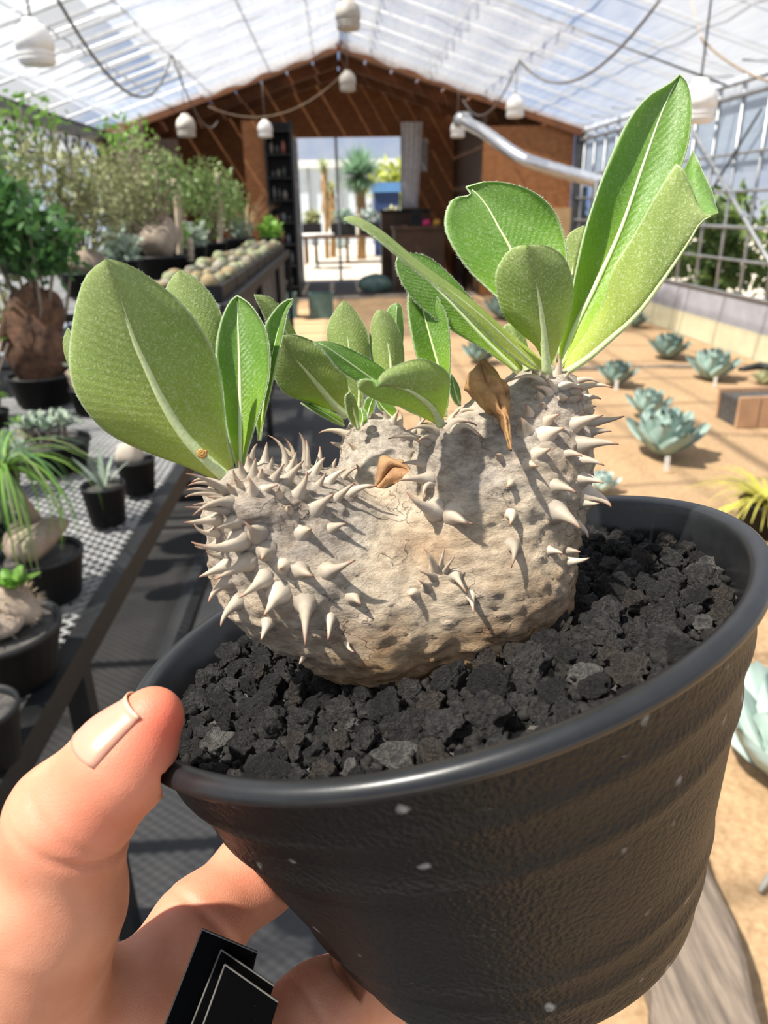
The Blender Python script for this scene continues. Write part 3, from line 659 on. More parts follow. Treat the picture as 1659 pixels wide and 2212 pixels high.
def strap(t, c, L, wd, a, el, droop, mat, name='leaf'):
    n = 9; V = []
    for k in range(n):
        s = k/(n-1); e = el-droop*s*.5; r_ = L*s*math.cos(e); z = L*s*math.sin(e)
        w_ = wd*(1-s**2)+.0005
        for sg in (-1, 0, 1): V.append(c+np.array([math.cos(a)*r_-math.sin(a)*w_*sg, math.sin(a)*r_+math.cos(a)*w_*sg, z+(.3*w_ if sg else 0)]))
    obj(name, V, [q for k in range(n-1) for q in ((k*3, k*3+1, k*3+4, k*3+3), (k*3+1, k*3+2, k*3+5, k*3+4))], mat, t)
# near pots
t, c = bench_pot(15, 1462, .105, .10, 'potted_caudex_plant', 'shaggy caudex plant with bright leaves in wide black pot at the bench front')
for k, (ox, oy, oz, r) in enumerate(((-.01, .0, .03, .05), (.035, .02, .045, .035), (-.04, .01, .05, .04))):
    v, f = lump(c+np.array([ox, oy, oz]), (r, r, r*.9), k); obj('caudex', v, f, CAUD, t)
    q = MB()
    for i in range(90):
        d = rng.normal(size=3); d /= np.linalg.norm(d); p_ = c+np.array([ox, oy, oz])+d*r; q.tube([p_, p_+d*.014], [.0016, .0002], 3, False)
    tag(mb('spines', q, pm('straw', (.50, .38, .24)), t), kind='stuff')
rosette(t, c+np.array([.035, .02, .075]), 9, .05, .013, .5, 1.2, LG[3]); rosette(t, c+np.array([-.02, -.02, .07]), 7, .04, .010, .3, 1.1, LG[3])
strap(t, c+np.array([-.02, -.05, .0]), .09, .012, -.8, .2, .2, LG[3])
t, c = bench_pot(-28, 1640, .06, .09, 'potted_seedling', 'small empty-looking black pot of gravelly soil at the bench end')
rosette(t, c, 5, .03, .006, .4, 1.0, LG[4])
t, c = bench_pot(105, 1285, .085, .10, 'potted_ponytail', 'drooping thin-leaved green plant on a pale caudex in black pot')
v, f = lump(c+np.array([0, 0, .05]), (.055, .055, .06), 5); obj('caudex', v, f, CAUD, t)
mb('stem', MB().tube([c+np.array([0, 0, .08]), c+np.array([-.02, 0, .14]), c+np.array([-.03, -.01, .19])], [.02, .014, .012], 8), CAUD, t, True)
for i in range(80): strap(t, c+np.array([-.03, -.01, .19]), random.uniform(.12, .24), .0028, i*2.4, random.uniform(.2, 1.4), random.uniform(2.2, 4.0), LG[(0, 1, 3)[i % 3]])
t, c = bench_pot(235, 1128, .055, .105, 'potted_aloe', 'tall-leaved pale green aloe in narrow black pot at the bench edge')
for a, el, L in ((2.9, 1.0, .11), (.2, .9, .11), (1.7, 1.35, .12), (4.4, 1.3, .10), (3.6, 1.2, .09), (.9, 1.2, .10)): strap(t, c, L, .008, a, el, .3, LG[4])
t, c = bench_pot(302, 1062, .055, .10, 'potted_caudex_plant', 'smooth pale caudex in black pot behind the narrow aloe pot')
v, f = lump(c+np.array([-.015, 0, .03]), (.04, .04, .05), 8, amp=.1); obj('caudex', v, f, pm('pale_caudex', (.46, .40, .32), (.36, .31, .25), 10, .8), t)
t, c = bench_pot(120, 1010, .12, .09, 'potted_succulent', 'white-green paddle-leaved succulent in wide black bowl')
for k in range(5):
    a = k*1.26; q = c+np.array([.05*math.cos(a), .05*math.sin(a), .03]); mb('stem', MB().tube([c+np.array([.03*math.cos(a), .03*math.sin(a), -.005]), q, q+(0, 0, .03)], .006, 6), TWIG, t, True); rosette(t, q+np.array([0, 0, .03]), 9, .065, .016, .2, 1.3, LG[4])
t, c = bench_pot(-15, 940, .07, .09, 'potted_vine', 'leafy trailing vine in black pot left of the paddle-leaved succulent')
tag(mb('foliage', small_foliage(c+np.array([-.03, 0, .12]), (.08, .08, .13), 130, .04), LG[3], t), kind='stuff')
for k in range(5): mb('stem', MB().tube([c, c+np.array([.05*math.cos(k), .05*math.sin(k), .12]), c+np.array([.12*math.cos(k), .1*math.sin(k), .25])], .004, 5), TWIG, t, True)
t, c = bench_pot(0, 1060, .07, .09, 'potted_sedum', 'bushy pale sedum in black pot behind the drooping thin-leaved plant')
tag(mb('foliage', small_foliage(c+np.array([.03, 0, .05]), (.08, .08, .06), 140, .03), LG[4], t), kind='stuff')
for px, py, r, h, lb, cr, m in ((196, 890, .07, .10, 'round brown caudex with grey leaf tuft in black pot behind the big leaf', .06, 4), (60, 1000, .055, .08, 'small pale caudex with green tuft in black pot beside the paddle-leaved bowl', .035, 3), (232, 850, .08, .10, 'lumpy tan caudex with green tuft in black pot near the bench edge', .055, 1), (10, 1185, .06, .09, 'bushy light green succulent in black pot behind the drooping plant', .03, 3)):
    t, c = bench_pot(px, py, r, h, 'potted_caudex_plant', lb)
    v, f = lump(c+np.array([0, 0, cr*.7]), (cr, cr, cr), int(px) % 13, 3, .3); obj('caudex', v, f, CAUD, t)
    rosette(t, c+np.array([0, 0, cr*1.5]), 14, cr*1.6, cr*.28, .2, 1.3, LG[m])
# mid bench shrubs: (px,py base, pot r, pot h, caudex r, foliage list [(dx,dz,rx,rz,n,leaf,mat)])
def shrub(px, py, pr, ph, cr, fol, name, label, bark=CAUD, stems=4, sr=.012, z_=None, tall=.85):
    t, c = bench_pot(px, py, pr, ph, name, label, 'potted plant', z_)
    if cr:
        for li, (ox_, oz_, k_) in enumerate(((0, .45, .85), (-.45, .75, .55), (.40, .95, .55), (.05, 1.25, .5)) if tall > 1 else ((0, .7, 1.0),)):
            v, f = lump(c+np.array([ox_*cr, 0, cr*tall*oz_]), (cr*k_, cr*k_, cr*tall*k_), int(px) % 17+li, 3, .38 if tall > 1 else .22); obj('caudex', v, f, bark, t)
    for k, (dx_, dz, rx, rz, n, ls, m) in enumerate(fol):
        ce = c+np.array([dx_, 0, dz]); tag(mb('foliage', small_foliage(ce, (rx, rx*.8, rz), n, ls), m, t), kind='stuff')
        for s in range(stems):
            e = ce+np.array([random.uniform(-.6, .6)*rx, random.uniform(-.5, .5)*rx, random.uniform(-.2, .8)*rz]); mid = c*.5+e*.5+rng.normal(size=3)*.02
            mb('stem', MB().tube([c+np.array([0, 0, cr*.6 if cr else -.005]), mid, e], [sr, sr*.7, sr*.35], 5), TWIG, t, True)
    return t, c
shrub(100, 868, .14, .12, .13, [(-.05, .60, .20, .19, 700, .06, LG[0]), (.11, .52, .16, .15, 380, .055, LG[0]), (-.04, .30, .15, .10, 60, .05, LG[2])], 'potted_shrub', 'dark green bushy shrub on a thick red-brown caudex', RBARK, 7, .010, None, 1.75)
shrub(-40, 905, .09, .11, 0, [(.05, .34, .11, .20, 160, .045, LG[3])], 'potted_shrub', 'sparse pinkish-twigged shrub beside the red-brown caudex', TWIG, 9, .004)
shrub(195, 640, .13, .12, .10, [(.03, .30, .20, .20, 700, .04, LG[2]), (-.1, .5, .2, .15, 300, .04, LG[2])], 'potted_shrub', 'loose olive shrub behind the dark green bush', CAUD, 6, .007, BT2)
shrub(352, 598, .17, .13, .16, [(-.12, .36, .24, .22, 900, .035, LG[2]), (.10, .46, .16, .2, 400, .035, LG[1])], 'potted_shrub', 'olive-leaved shrub on broad mounded brown caudex in black tub', CAUD, 7, .009, BT2)
shrub(455, 560, .16, .14, .0, [(.02, .42, .30, .28, 1300, .04, LG[1])], 'potted_shrub', 'fresh green airy shrub in black tub before the hut', CAUD, 8, .010, BT2)
shrub(500, 545, .13, .13, 0, [(.03, .34, .22, .24, 700, .04, LG[1])], 'potted_shrub', 'light green thin-stemmed shrub in black pot next to the dry grass', CAUD, 6, .007, BT2)
shrub(270, 585, .18, .14, .1, [(-.05, .45, .34, .30, 1200, .045, LG[2]), (.1, .75, .25, .15, 150, .04, LG[3])], 'potted_shrub', 'wide olive thicket shrub along the left wall', CAUD, 8, .008, BT2)
shrub(60, 590, .18, .14, .12, [(-.15, .55, .45, .36, 1100, .055, LG[1]), (.2, .85, .3, .2, 200, .05, LG[3])], 'potted_shrub', 'tall spreading green shrub against the left wall', CAUD, 8, .008, BT2)
shrub(330, 560, .16, .14, .0, [(0, .55, .35, .36, 900, .045, LG[2]), (-.1, .95, .25, .12, 60, .05, LG[3])], 'potted_shrub', 'thin twiggy shrub with sparse yellow-green tips before the hut eave', CAUD, 8, .008, BT2)
# dry grass tuft
t, c = bench_pot(535, 540, .10, .13, 'potted_dry_grass', 'tuft of dry tan grass in black pot near the hut post', 'potted plant', BT2)
for i in range(80): strap(t, c, random.uniform(.3, .55), .004, random.uniform(0, 6.28), random.uniform(.7, 1.45), random.uniform(.3, .9), LG[5], 'blade')
# bare columnar stems
for px, py, h, r, lb in ((392, 590, .52, .022, 'pale knobbly columnar stem rising from the olive shrub'), (478, 560, .62, .025, 'leaning grey-tan columnar stem beside the green airy shrub'), (415, 594, .16, .022, 'short thick cream column stump in black pot')):
    t, c = bench_pot(px, py, .06, .09, 'columnar_cactus', lb, 'cactus', BT2)
    P = np.stack([c+np.array([.05*math.sin(s*2)*h, 0, s*h-.005]) for s in np.linspace(0, 1, 14)]); mb('column', MB().tube(P, [r*(1+.12*math.sin(k*1.9)) for k in range(14)], 10), pm('column_bark', (.48, .40, .30), (.34, .28, .2), 20, .9), t, True)
# trays of small cacti along the front of the bench
CACT = [pm('cactus_tan', (.34, .25, .14), (.22, .18, .09), 30, .9, bump=.5), pm('cactus_green', (.22, .26, .14), (.34, .33, .2), 30, .9, bump=.5), pm('cactus_white', (.40, .36, .28), (.26, .25, .19), 30, .9, bump=.5)]
v0, f0 = lathe([(0, 0), (.8, .05), (1, .5), (.9, 1.0), (.55, 1.35), (.0, 1.45)], 14)
v0[:, :2] *= (1+.08*np.cos(np.arctan2(v0[:, 1], v0[:, 0])*7))[:, None]
cm = []
for m in CACT:
    o = obj('cactus_body', v0*.04, f0, m); cm.append(o.data); bpy.data.objects.remove(o)
TRAYM = BLACKP
for k, y in enumerate(np.arange(3.6, 7.6, .56)):
    t = thing('seedling_tray', 'black seedling tray of small round cacti on the bench front', 'tray', (-.78, y, BT2), 'seedling trays on the bench')
    x0, x1 = -.905, -.54; bb = MB().box((x0, y, BT2), (x1, y+.52, BT2+.012)); mb('tray_base', bb, TRAYM, t)
    for lo, hi in (((x0, y, BT2+.012), (x0+.012, y+.52, BT2+.07)), ((x1-.012, y, BT2+.012), (x1, y+.52, BT2+.07)), ((x0+.012, y, BT2+.012), (x1-.012, y+.012, BT2+.07)), ((x0+.012, y+.508, BT2+.012), (x1-.012, y+.52, BT2+.07))): mb('tray_wall', MB().box(lo, hi), TRAYM, t)
    mb('soil', MB().box((x0+.013, y+.013, BT2+.012), (x1-.013, y+.507, BT2+.05)), SOILM, t)
    for i in range(3):
        for j in range(4):
            o = bpy.data.objects.new('small_cactus', cm[(i*3+j*2+k) % 3]); COL.objects.link(o)
            o.location = (x0+.065+i*.117, y+.065+j*.128, BT2+.045); s = random.uniform(.75, 1.15); o.scale = (s, s, s*random.uniform(.8, 1.3)); o.rotation_euler[2] = random.uniform(0, 6)
            cn_ = ('tan', 'olive green', 'pale greyish')[(i*3+j*2+k) % 3]; tag(o, f'small {cn_} ribbed round cactus in a black seedling tray', 'cactus', f'{cn_} cacti in the seedling trays')
for k, (x, y, m) in enumerate(((-1.30, 4.75, 4), (-1.22, 5.85, 3), (-1.18, 6.5, 4), (-1.2, 7.2, 3), (-.68, 8.18, 3), (-.98, 8.18, 4))):
    t = thing('potted_succulent', ('grey rosette', 'green leafy', 'grey clustered', 'bright leafy', 'green clump', 'silvery')[k] + ' succulent in black pot behind the cactus trays', 'potted plant', (x, y, BT2)); c = np.array([x, y, BT2])
    lathepot(c, .12, .13, BLACKP, t); tag(mb('foliage', small_foliage(c+np.array([0, 0, .2]), (.13, .13, .12), 220, .06, .6), LG[m], t), kind='stuff')
# crates under the bench end
for k, px in enumerate((615, 695)):
    p = gp(px, 690); t = thing('crate', ('green-grey plastic crate under the bench end', 'green-grey plastic crate in the aisle beyond the bench leg')[k], 'crate', p); x, y = p[0], p[1]
    CR = pm('green_crate', (.09, .15, .13), (.06, .11, .10), 6, .5)
    mb('base', MB().box((x-.18, y, .004), (x+.18, y+.35, .03)), CR, t)
    for lo, hi in (((x-.18, y, .03), (x+.18, y+.02, .36)), ((x-.18, y+.33, .03), (x+.18, y+.35, .36)), ((x-.18, y+.02, .03), (x-.16, y+.33, .36)), ((x+.16, y+.02, .03), (x+.18, y+.33, .36))): mb('wall', MB().box(lo, hi), CR, t)
# ------------------------------------------------------------------ the held pot: frame of its rim
RP = .07
def cw(a): return a[0]*RT + a[1]*UP - a[2]*F
PC = CAM + cw((.01141825, -.02112228, -.17936527))
PN = cw((-.27835846, .93748689, .20888968)); PU = cw((.96047726, .27169556, .06053887)); PV_ = cw((0, .2174853, -.9760636))
TAU, HP, R0 = .3356, .0838, .0736
def pv(px, py, v):                       # pixel on the upright plane v metres behind the pot's middle
    d = ray(px, py); return CAM + d*(((PC - CAM)@PV_ + v)/(d@PV_))
def ps(px, py, s):                       # pixel on the plane s metres below the rim
    d = ray(px, py); return CAM + d*(((PC - CAM)@PN - s)/(d@PN))
def loc2w(P): P = np.asarray(P); return PC + P[:, :1]*PU + P[:, 1:2]*PV_ + P[:, 2:3]*PN
POTM, pb, po = new('pot_plastic')
tcn = nd(POTM, 'ShaderNodeTexCoord'); vo = nd(POTM, 'ShaderNodeTexVoronoi', Scale=950.0, feature='SMOOTH_F1'); no = nd(POTM, 'ShaderNodeTexNoise', Scale=900.0, Detail=2); lk(POTM, tcn.outputs['Object'], vo.inputs['Vector']); lk(POTM, tcn.outputs['Object'], no.inputs['Vector'])
ad = nd(POTM, 'ShaderNodeMath', operation='ADD'); lk(POTM, vo.outputs['Distance'], ad.inputs[0]); lk(POTM, no.outputs['Fac'], ad.inputs[1])
bp = nd(POTM, 'ShaderNodeBump', Strength=.6, Distance=.0005); lk(POTM, ad.outputs[0], bp.inputs['Height']); lk(POTM, bp.outputs[0], pb.inputs['Normal'])
n3 = nd(POTM, 'ShaderNodeTexNoise', Scale=230.0, Detail=8, Roughness=.75); mpn = nd(POTM, 'ShaderNodeMapping'); mpn.inputs['Scale'].default_value = (.55, .55, 1.6); lk(POTM, tcn.outputs['Object'], mpn.inputs[0]); lk(POTM, mpn.outputs[0], n3.inputs['Vector'])
rr = ramp(POTM, n3.outputs['Fac'], [(.0, (.0065, .0062, .006)), (.655, (.009, .0086, .0083)), (.69, (.08, .076, .07)), (.74, (.30, .29, .28))]); vs = nd(POTM, 'ShaderNodeTexVoronoi', Scale=105.0); nq = nd(POTM, 'ShaderNodeTexNoise', Scale=380.0, Detail=4); lk(POTM, tcn.outputs['Object'], nq.inputs['Vector']); vq = nd(POTM, 'ShaderNodeMix', data_type='VECTOR'); vq.inputs[0].default_value = .0022; lk(POTM, tcn.outputs['Object'], vq.inputs[4]); lk(POTM, nq.outputs['Color'], vq.inputs[5]); lk(POTM, vq.outputs[1], vs.inputs['Vector'])
q1 = ramp(POTM, vs.outputs['Distance'], [(.05, (1, 1, 1)), (.15, (0, 0, 0))]); sc3 = nd(POTM, 'ShaderNodeSeparateColor'); lk(POTM, vs.outputs['Color'], sc3.inputs[0]); q2 = nd(POTM, 'ShaderNodeMath', operation='GREATER_THAN'); q2.inputs[1].default_value = .45; lk(POTM, sc3.outputs[0], q2.inputs[0])
q3 = nd(POTM, 'ShaderNodeMath', operation='MULTIPLY'); lk(POTM, q1.outputs[0], q3.inputs[0]); lk(POTM, q2.outputs[0], q3.inputs[1]); qm = nd(POTM, 'ShaderNodeMix', data_type='RGBA'); lk(POTM, q3.outputs[0], qm.inputs[0]); lk(POTM, rr.outputs[0], qm.inputs[6]); qm.inputs[7].default_value = (.30, .29, .27, 1); lk(POTM, qm.outputs[2], pb.inputs['Base Color'])
pb.inputs['Roughness'].default_value = .45; pb.inputs['Specular IOR Level'].default_value = .26
LIPM = pm('pot_lip', (.010, .0105, .0115), (.014, .0145, .0155), 300, .34, bump=.06, bscale=900)
pot = thing('plant_pot', 'large black plastic pot with ribbed pebbled wall held in the hand', 'pot', PC - PN*HP)
def wallr(s):
    k = s/HP; bumpy = .0007*sum(math.exp(-((k-q)/.028)**2) for q in (.17, .33, .74, .86)); return R0 - TAU*s + bumpy - .0004
prof = [(0, -HP), (wallr(HP)*.6, -HP), (wallr(HP)-.0025, -HP), (wallr(HP-.0012), -HP+.0012)]
for s in np.linspace(HP-.003, .0034, 70): prof.append((wallr(s), -s))
V, f = lathe(prof, 128); obj('wall', loc2w(V), f, POTM, pot)
lip = [(1.030, -.044), (1.048, -.043), (1.060, -.034), (1.065, -.020), (1.062, -.006), (1.052, .005), (1.040, .011), (1.018, .009), (1.004, .002), (.998, -.010), (.992, -.03)]
V, f = lathe([(a*RP, c*RP) for a, c in lip], 160); obj('rim', loc2w(V), f, LIPM, pot)
SOIL = .125*RP
V, f = lathe([(.992*RP, -.03*RP), (.97*RP, -.10*RP), (.93*RP, -.22*RP)], 128); obj('inner_wall', loc2w(V), f, LIPM, pot)
V, f = lathe([(.97*RP-.001, -SOIL-.0022), (.6*RP, -SOIL-.0016), (.001, -SOIL-.0016)], 96); obj('soil', loc2w(V), f, SOILM, pot)
def pot_sdf(p):
    q = p - PC; s = -(q@PN); r = np.linalg.norm(q + s[:, None]*PN, axis=1)
    wall = (r - (1.075*RP - TAU*np.maximum(s-.002, 0)*.98)); return np.maximum(np.maximum(wall*.95, -s - .001), s - HP)

# ------------------------------------------------------------------ caudex body
def PX(px, py, v, r):
    p = pv(px, py, v); return p, r*depth(p)/FPX
BODY = [((620, 1215, -.014, 140), (535, 1110, -.020, 82)),
        ((575, 1105, -.014, 95), (700, 1120, -.004, 100)),
        ((760, 1300, -.010, 165), (640, 1235, -.012, 150)),
        ((870, 1310, -.006, 185), (1010, 1265, -.004, 190)),
        ((1070, 1230, -.002, 168), (1110, 1010, .002, 150)),
        ((1110, 1010, .002, 150), (1178, 875, .002, 78)),
        ((985, 1060, -.008, 95), (950, 965, -.008, 48)),
        ((830, 1090, .028, 105), (815, 975, .034, 78)),
        ((900, 1160, .006, 130), (820, 1110, .02, 105))]
BODYW = [(*PX(*a), *PX(*c)) for a, c in BODY]
def body_sdf(p):
    d = None
    for a, ra, c, rc in BODYW:
        k = rcone(p, a, c, ra, rc); d = k if d is None else smin(d, k, .010)
    return d
allp = np.array([q for a, ra, c, rc in BODYW for q in (a-ra, a+ra, c-rc, c+rc)])
pts, fcs, nrm = surface_nets(body_sdf, allp.min(0)-.006, allp.max(0)+.006, .0009)
up_ = (pts - PC)@PN
rid = fbm(pts*np.array([240, 240, 240]), 4); strc = np.stack([(pts-PC)@PU, (pts-PC)@PV_, up_*2.6], 1)
pts = pts + nrm*(.00045*rid + .0009*np.abs(fbm(strc*170+5, 3)) + .0010*fbm(pts*60+2, 2))[:, None]
BARK, bb_, bo = new('bark')
at = nd(BARK, 'ShaderNodeAttribute', attribute_name='low'); tcn = nd(BARK, 'ShaderNodeTexCoord')
n1 = nd(BARK, 'ShaderNodeTexNoise', Scale=110.0, Detail=8, Roughness=.65); n2 = nd(BARK, 'ShaderNodeTexNoise', Scale=430.0, Detail=8, Roughness=.72); n3 = nd(BARK, 'ShaderNodeTexNoise', Scale=45.0, Detail=4)
mpn = nd(BARK, 'ShaderNodeMapping'); mpn.inputs['Scale'].default_value = (.75, .75, 1.5); mpn.inputs['Rotation'].default_value = (0, -.28, 0); lk(BARK, tcn.outputs['Object'], mpn.inputs[0])
for n in (n1, n2, n3): lk(BARK, mpn.outputs[0], n.inputs['Vector'])
vo = nd(BARK, 'ShaderNodeTexVoronoi', feature='DISTANCE_TO_EDGE', Scale=120.0); nw = nd(BARK, 'ShaderNodeTexNoise', Scale=180.0, Detail=3); lk(BARK, mpn.outputs[0], nw.inputs['Vector'])
vm = nd(BARK, 'ShaderNodeMix', data_type='VECTOR'); vm.inputs[0].default_value = .012; lk(BARK, mpn.outputs[0], vm.inputs[4]); lk(BARK, nw.outputs['Color'], vm.inputs[5]); lk(BARK, vm.outputs[1], vo.inputs['Vector'])
base = ramp(BARK, n1.outputs['Fac'], [(.28, (.35, .285, .215)), (.45, (.55, .455, .34)), (.66, (.69, .585, .45))])
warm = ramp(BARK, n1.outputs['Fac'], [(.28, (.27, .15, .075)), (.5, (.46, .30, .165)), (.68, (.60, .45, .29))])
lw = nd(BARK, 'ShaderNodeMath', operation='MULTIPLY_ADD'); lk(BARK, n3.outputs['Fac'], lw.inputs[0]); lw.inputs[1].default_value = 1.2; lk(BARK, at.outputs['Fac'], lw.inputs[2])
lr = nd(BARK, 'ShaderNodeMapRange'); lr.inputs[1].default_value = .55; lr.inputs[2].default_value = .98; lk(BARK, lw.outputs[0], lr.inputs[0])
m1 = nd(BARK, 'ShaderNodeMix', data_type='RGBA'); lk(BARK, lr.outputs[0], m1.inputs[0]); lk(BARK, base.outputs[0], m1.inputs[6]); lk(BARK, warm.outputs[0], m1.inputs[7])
ck = ramp(BARK, vo.outputs['Distance'], [(0, (0, 0, 0)), (.022, (1, 1, 1))]); nm_ = nd(BARK, 'ShaderNodeTexNoise', Scale=60.0); lk(BARK, tcn.outputs['Object'], nm_.inputs['Vector'])
cm_ = ramp(BARK, nm_.outputs['Fac'], [(.54, (1, 1, 1)), (.62, (0, 0, 0))]); mxk = nd(BARK, 'ShaderNodeMix', data_type='RGBA', blend_type='LIGHTEN'); mxk.inputs[0].default_value = 1; lk(BARK, ck.outputs[0], mxk.inputs[6]); lk(BARK, cm_.outputs[0], mxk.inputs[7])
gr = nd(BARK, 'ShaderNodeMix', data_type='RGBA'); n5 = nd(BARK, 'ShaderNodeTexNoise', Scale=38.0, Detail=7, Roughness=.7); lk(BARK, tcn.outputs['Object'], n5.inputs['Vector']); at2 = nd(BARK, 'ShaderNodeAttribute', attribute_name='crown')
g5 = nd(BARK, 'ShaderNodeMath', operation='MULTIPLY_ADD'); lk(BARK, at2.outputs['Fac'], g5.inputs[0]); g5.inputs[1].default_value = .30; lk(BARK, n5.outputs['Fac'], g5.inputs[2]); g6 = nd(BARK, 'ShaderNodeMapRange'); g6.inputs[1].default_value = .52; g6.inputs[2].default_value = .74; g6.inputs[4].default_value = .62; lk(BARK, g5.outputs[0], g6.inputs[0])
gc = ramp(BARK, n2.outputs['Fac'], [(.35, (.21, .195, .185)), (.55, (.40, .375, .35)), (.7, (.52, .485, .45))]); lk(BARK, g6.outputs[0], gr.inputs[0]); lk(BARK, m1.outputs[2], gr.inputs[6]); lk(BARK, gc.outputs[0], gr.inputs[7])
spk = nd(BARK, 'ShaderNodeMix', data_type='RGBA', blend_type='MULTIPLY'); spk.inputs[0].default_value = 1; sr_ = ramp(BARK, n2.outputs['Fac'], [(.34, (.78, .73, .68)), (.48, (.98, .96, .93)), (.66, (1.22, 1.19, 1.14))]); lk(BARK, gr.outputs[2], spk.inputs[6]); lk(BARK, sr_.outputs[0], spk.inputs[7]); m1 = spk
m2 = nd(BARK, 'ShaderNodeMix', data_type='RGBA', blend_type='MULTIPLY'); m2.inputs[0].default_value = .38; lk(BARK, m1.outputs[2], m2.inputs[6]); lk(BARK, mxk.outputs[2], m2.inputs[7])
lk(BARK, m2.outputs[2], bb_.inputs['Base Color']); bb_.inputs['Roughness'].default_value = .85; bb_.inputs['Specular IOR Level'].default_value = .2
b1 = nd(BARK, 'ShaderNodeBump', Strength=.95, Distance=.0016); lk(BARK, n2.outputs['Fac'], b1.inputs['Height']); b2 = nd(BARK, 'ShaderNodeBump', Strength=.8, Distance=.0008); lk(BARK, mxk.outputs[2], b2.inputs['Height']); lk(BARK, b1.outputs[0], b2.inputs['Normal']); lk(BARK, b2.outputs[0], bb_.inputs['Normal'])
plant = thing('spiny_caudex_plant', 'silvery spiny three-headed caudex plant with fuzzy green leaves in the held pot', 'plant', PC - PN*SOIL)
cx_ = obj('caudex', pts, fcs, BARK, plant)
cr_ = sum(np.exp(-((pts-pv(*q))**2).sum(1)/.015**2) for q in ((545, 1100, -.03), (640, 1080, -.02), (1190, 880, -.008), (950, 970, -.016), (815, 960, .02)))
a_ = cx_.data.attributes.new('crown', 'FLOAT', 'POINT'); a_.data.foreach_set('value', np.clip(cr_, 0, 1).astype(np.float32))
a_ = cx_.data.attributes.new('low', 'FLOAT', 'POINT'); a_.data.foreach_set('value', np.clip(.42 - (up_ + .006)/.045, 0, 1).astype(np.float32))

def march(px, py, fn, t0=.08, t1=.34):
    d = ray(px, py); d = d/np.linalg.norm(d); t = t0
    for _ in range(120):
        k = fn((CAM + d*t)[None])[0]
        if k < .0001: return CAM + d*t
        t += max(k*.8, .0002)
        if t > t1: return None
    return None
def grad1(p, fn, e=.0006):
    g = np.array([fn((p+np.eye(3)[k]*e)[None])[0] - fn((p-np.eye(3)[k]*e)[None])[0] for k in range(3)]); return g/np.linalg.norm(g)
def march_near(px, py):
    h = march(px, py, body_sdf)
    if h is not None: return h
    cx0, cy0 = 880, 1180
    for k in np.linspace(.02, .5, 25):
        h = march(px+(cx0-px)*k, py+(cy0-py)*k, body_sdf)
        if h is not None: return h
SPN, sb, _o = new('spine_horn')
uvn = nd(SPN, 'ShaderNodeUVMap'); sx = nd(SPN, 'ShaderNodeSeparateXYZ'); lk(SPN, uvn.outputs[0], sx.inputs[0])
rr = ramp(SPN, sx.outputs[0], [(0, (.40, .34, .27)), (.25, (.56, .47, .36)), (.72, (.54, .42, .30)), (.93, (.38, .19, .11)), (1, (.16, .08, .05))]); tcn = nd(SPN, 'ShaderNodeTexCoord'); n1 = nd(SPN, 'ShaderNodeTexNoise', Scale=420.0, Detail=5); lk(SPN, tcn.outputs['Object'], n1.inputs['Vector'])
oi = nd(SPN, 'ShaderNodeObjectInfo'); hs = nd(SPN, 'ShaderNodeHueSaturation'); mr = nd(SPN, 'ShaderNodeMapRange'); mr.inputs[3].default_value = .72; mr.inputs[4].default_value = 1.2; lk(SPN, oi.outputs['Random'], mr.inputs[0]); lk(SPN, mr.outputs[0], hs.inputs['Value'])
mm = nd(SPN, 'ShaderNodeMix', data_type='RGBA', blend_type='MULTIPLY'); mm.inputs[0].default_value = .4; lk(SPN, rr.outputs[0], mm.inputs[6]); lk(SPN, n1.outputs['Fac'], mm.inputs[7]); lk(SPN, mm.outputs[2], hs.inputs['Color']); lk(SPN, hs.outputs[0], sb.inputs['Base Color']); sb.inputs['Roughness'].default_value = .6
bpn = nd(SPN, 'ShaderNodeBump', Strength=.35, Distance=.0004); lk(SPN, n1.outputs['Fac'], bpn.inputs['Height']); lk(SPN, bpn.outputs[0], sb.inputs['Normal'])
def spine(bx, by, tx, ty, w_):
    base = march_near(bx, by)
    if base is None: return
    n = grad1(base, body_sdf); Z = depth(base); Lp = math.hypot(tx-bx, ty-by)*Z/FPX; L = max(Lp, .0035)
    want = base + n*L*.9; d = ray(tx, ty); t = ((want - CAM)@d)/(d@d); tip = CAM + d*t
    if np.linalg.norm(tip-base) < .0025: tip = base + n*.0035
    if np.linalg.norm(tip-base) > .017: tip = base + (tip-base)*.017/np.linalg.norm(tip-base)
    r0 = w_*.62*Z/FPX; Lr = np.linalg.norm(tip-base); r0 = min(r0, Lr*.45)
    st = base - n*.0012; k = np.linspace(0, 1, 11)[:, None]; ctrl = base + n*Lr*.55 + (tip-base)*.12
    P = (1-k)**2*st + 2*k*(1-k)*ctrl + k*k*tip; kk = k[:, 0]
    r = r0*(1.28*np.exp(-kk*9) + .92*(1-kk)**.8*(1-.45*kk)) + .00009
    r = np.minimum(r, r0*1.75); V, f = tube(P, r, 10)
    obj('spine', V, f, SPN, plant, uv=np.c_[np.repeat(kk, 10), np.tile(np.arange(10)/10, 11)])
C4 = lambda x, y: (380+x/3.456, 900+y/3.456)
C5 = lambda x, y: (800+x/2.860, 780+y/2.860)
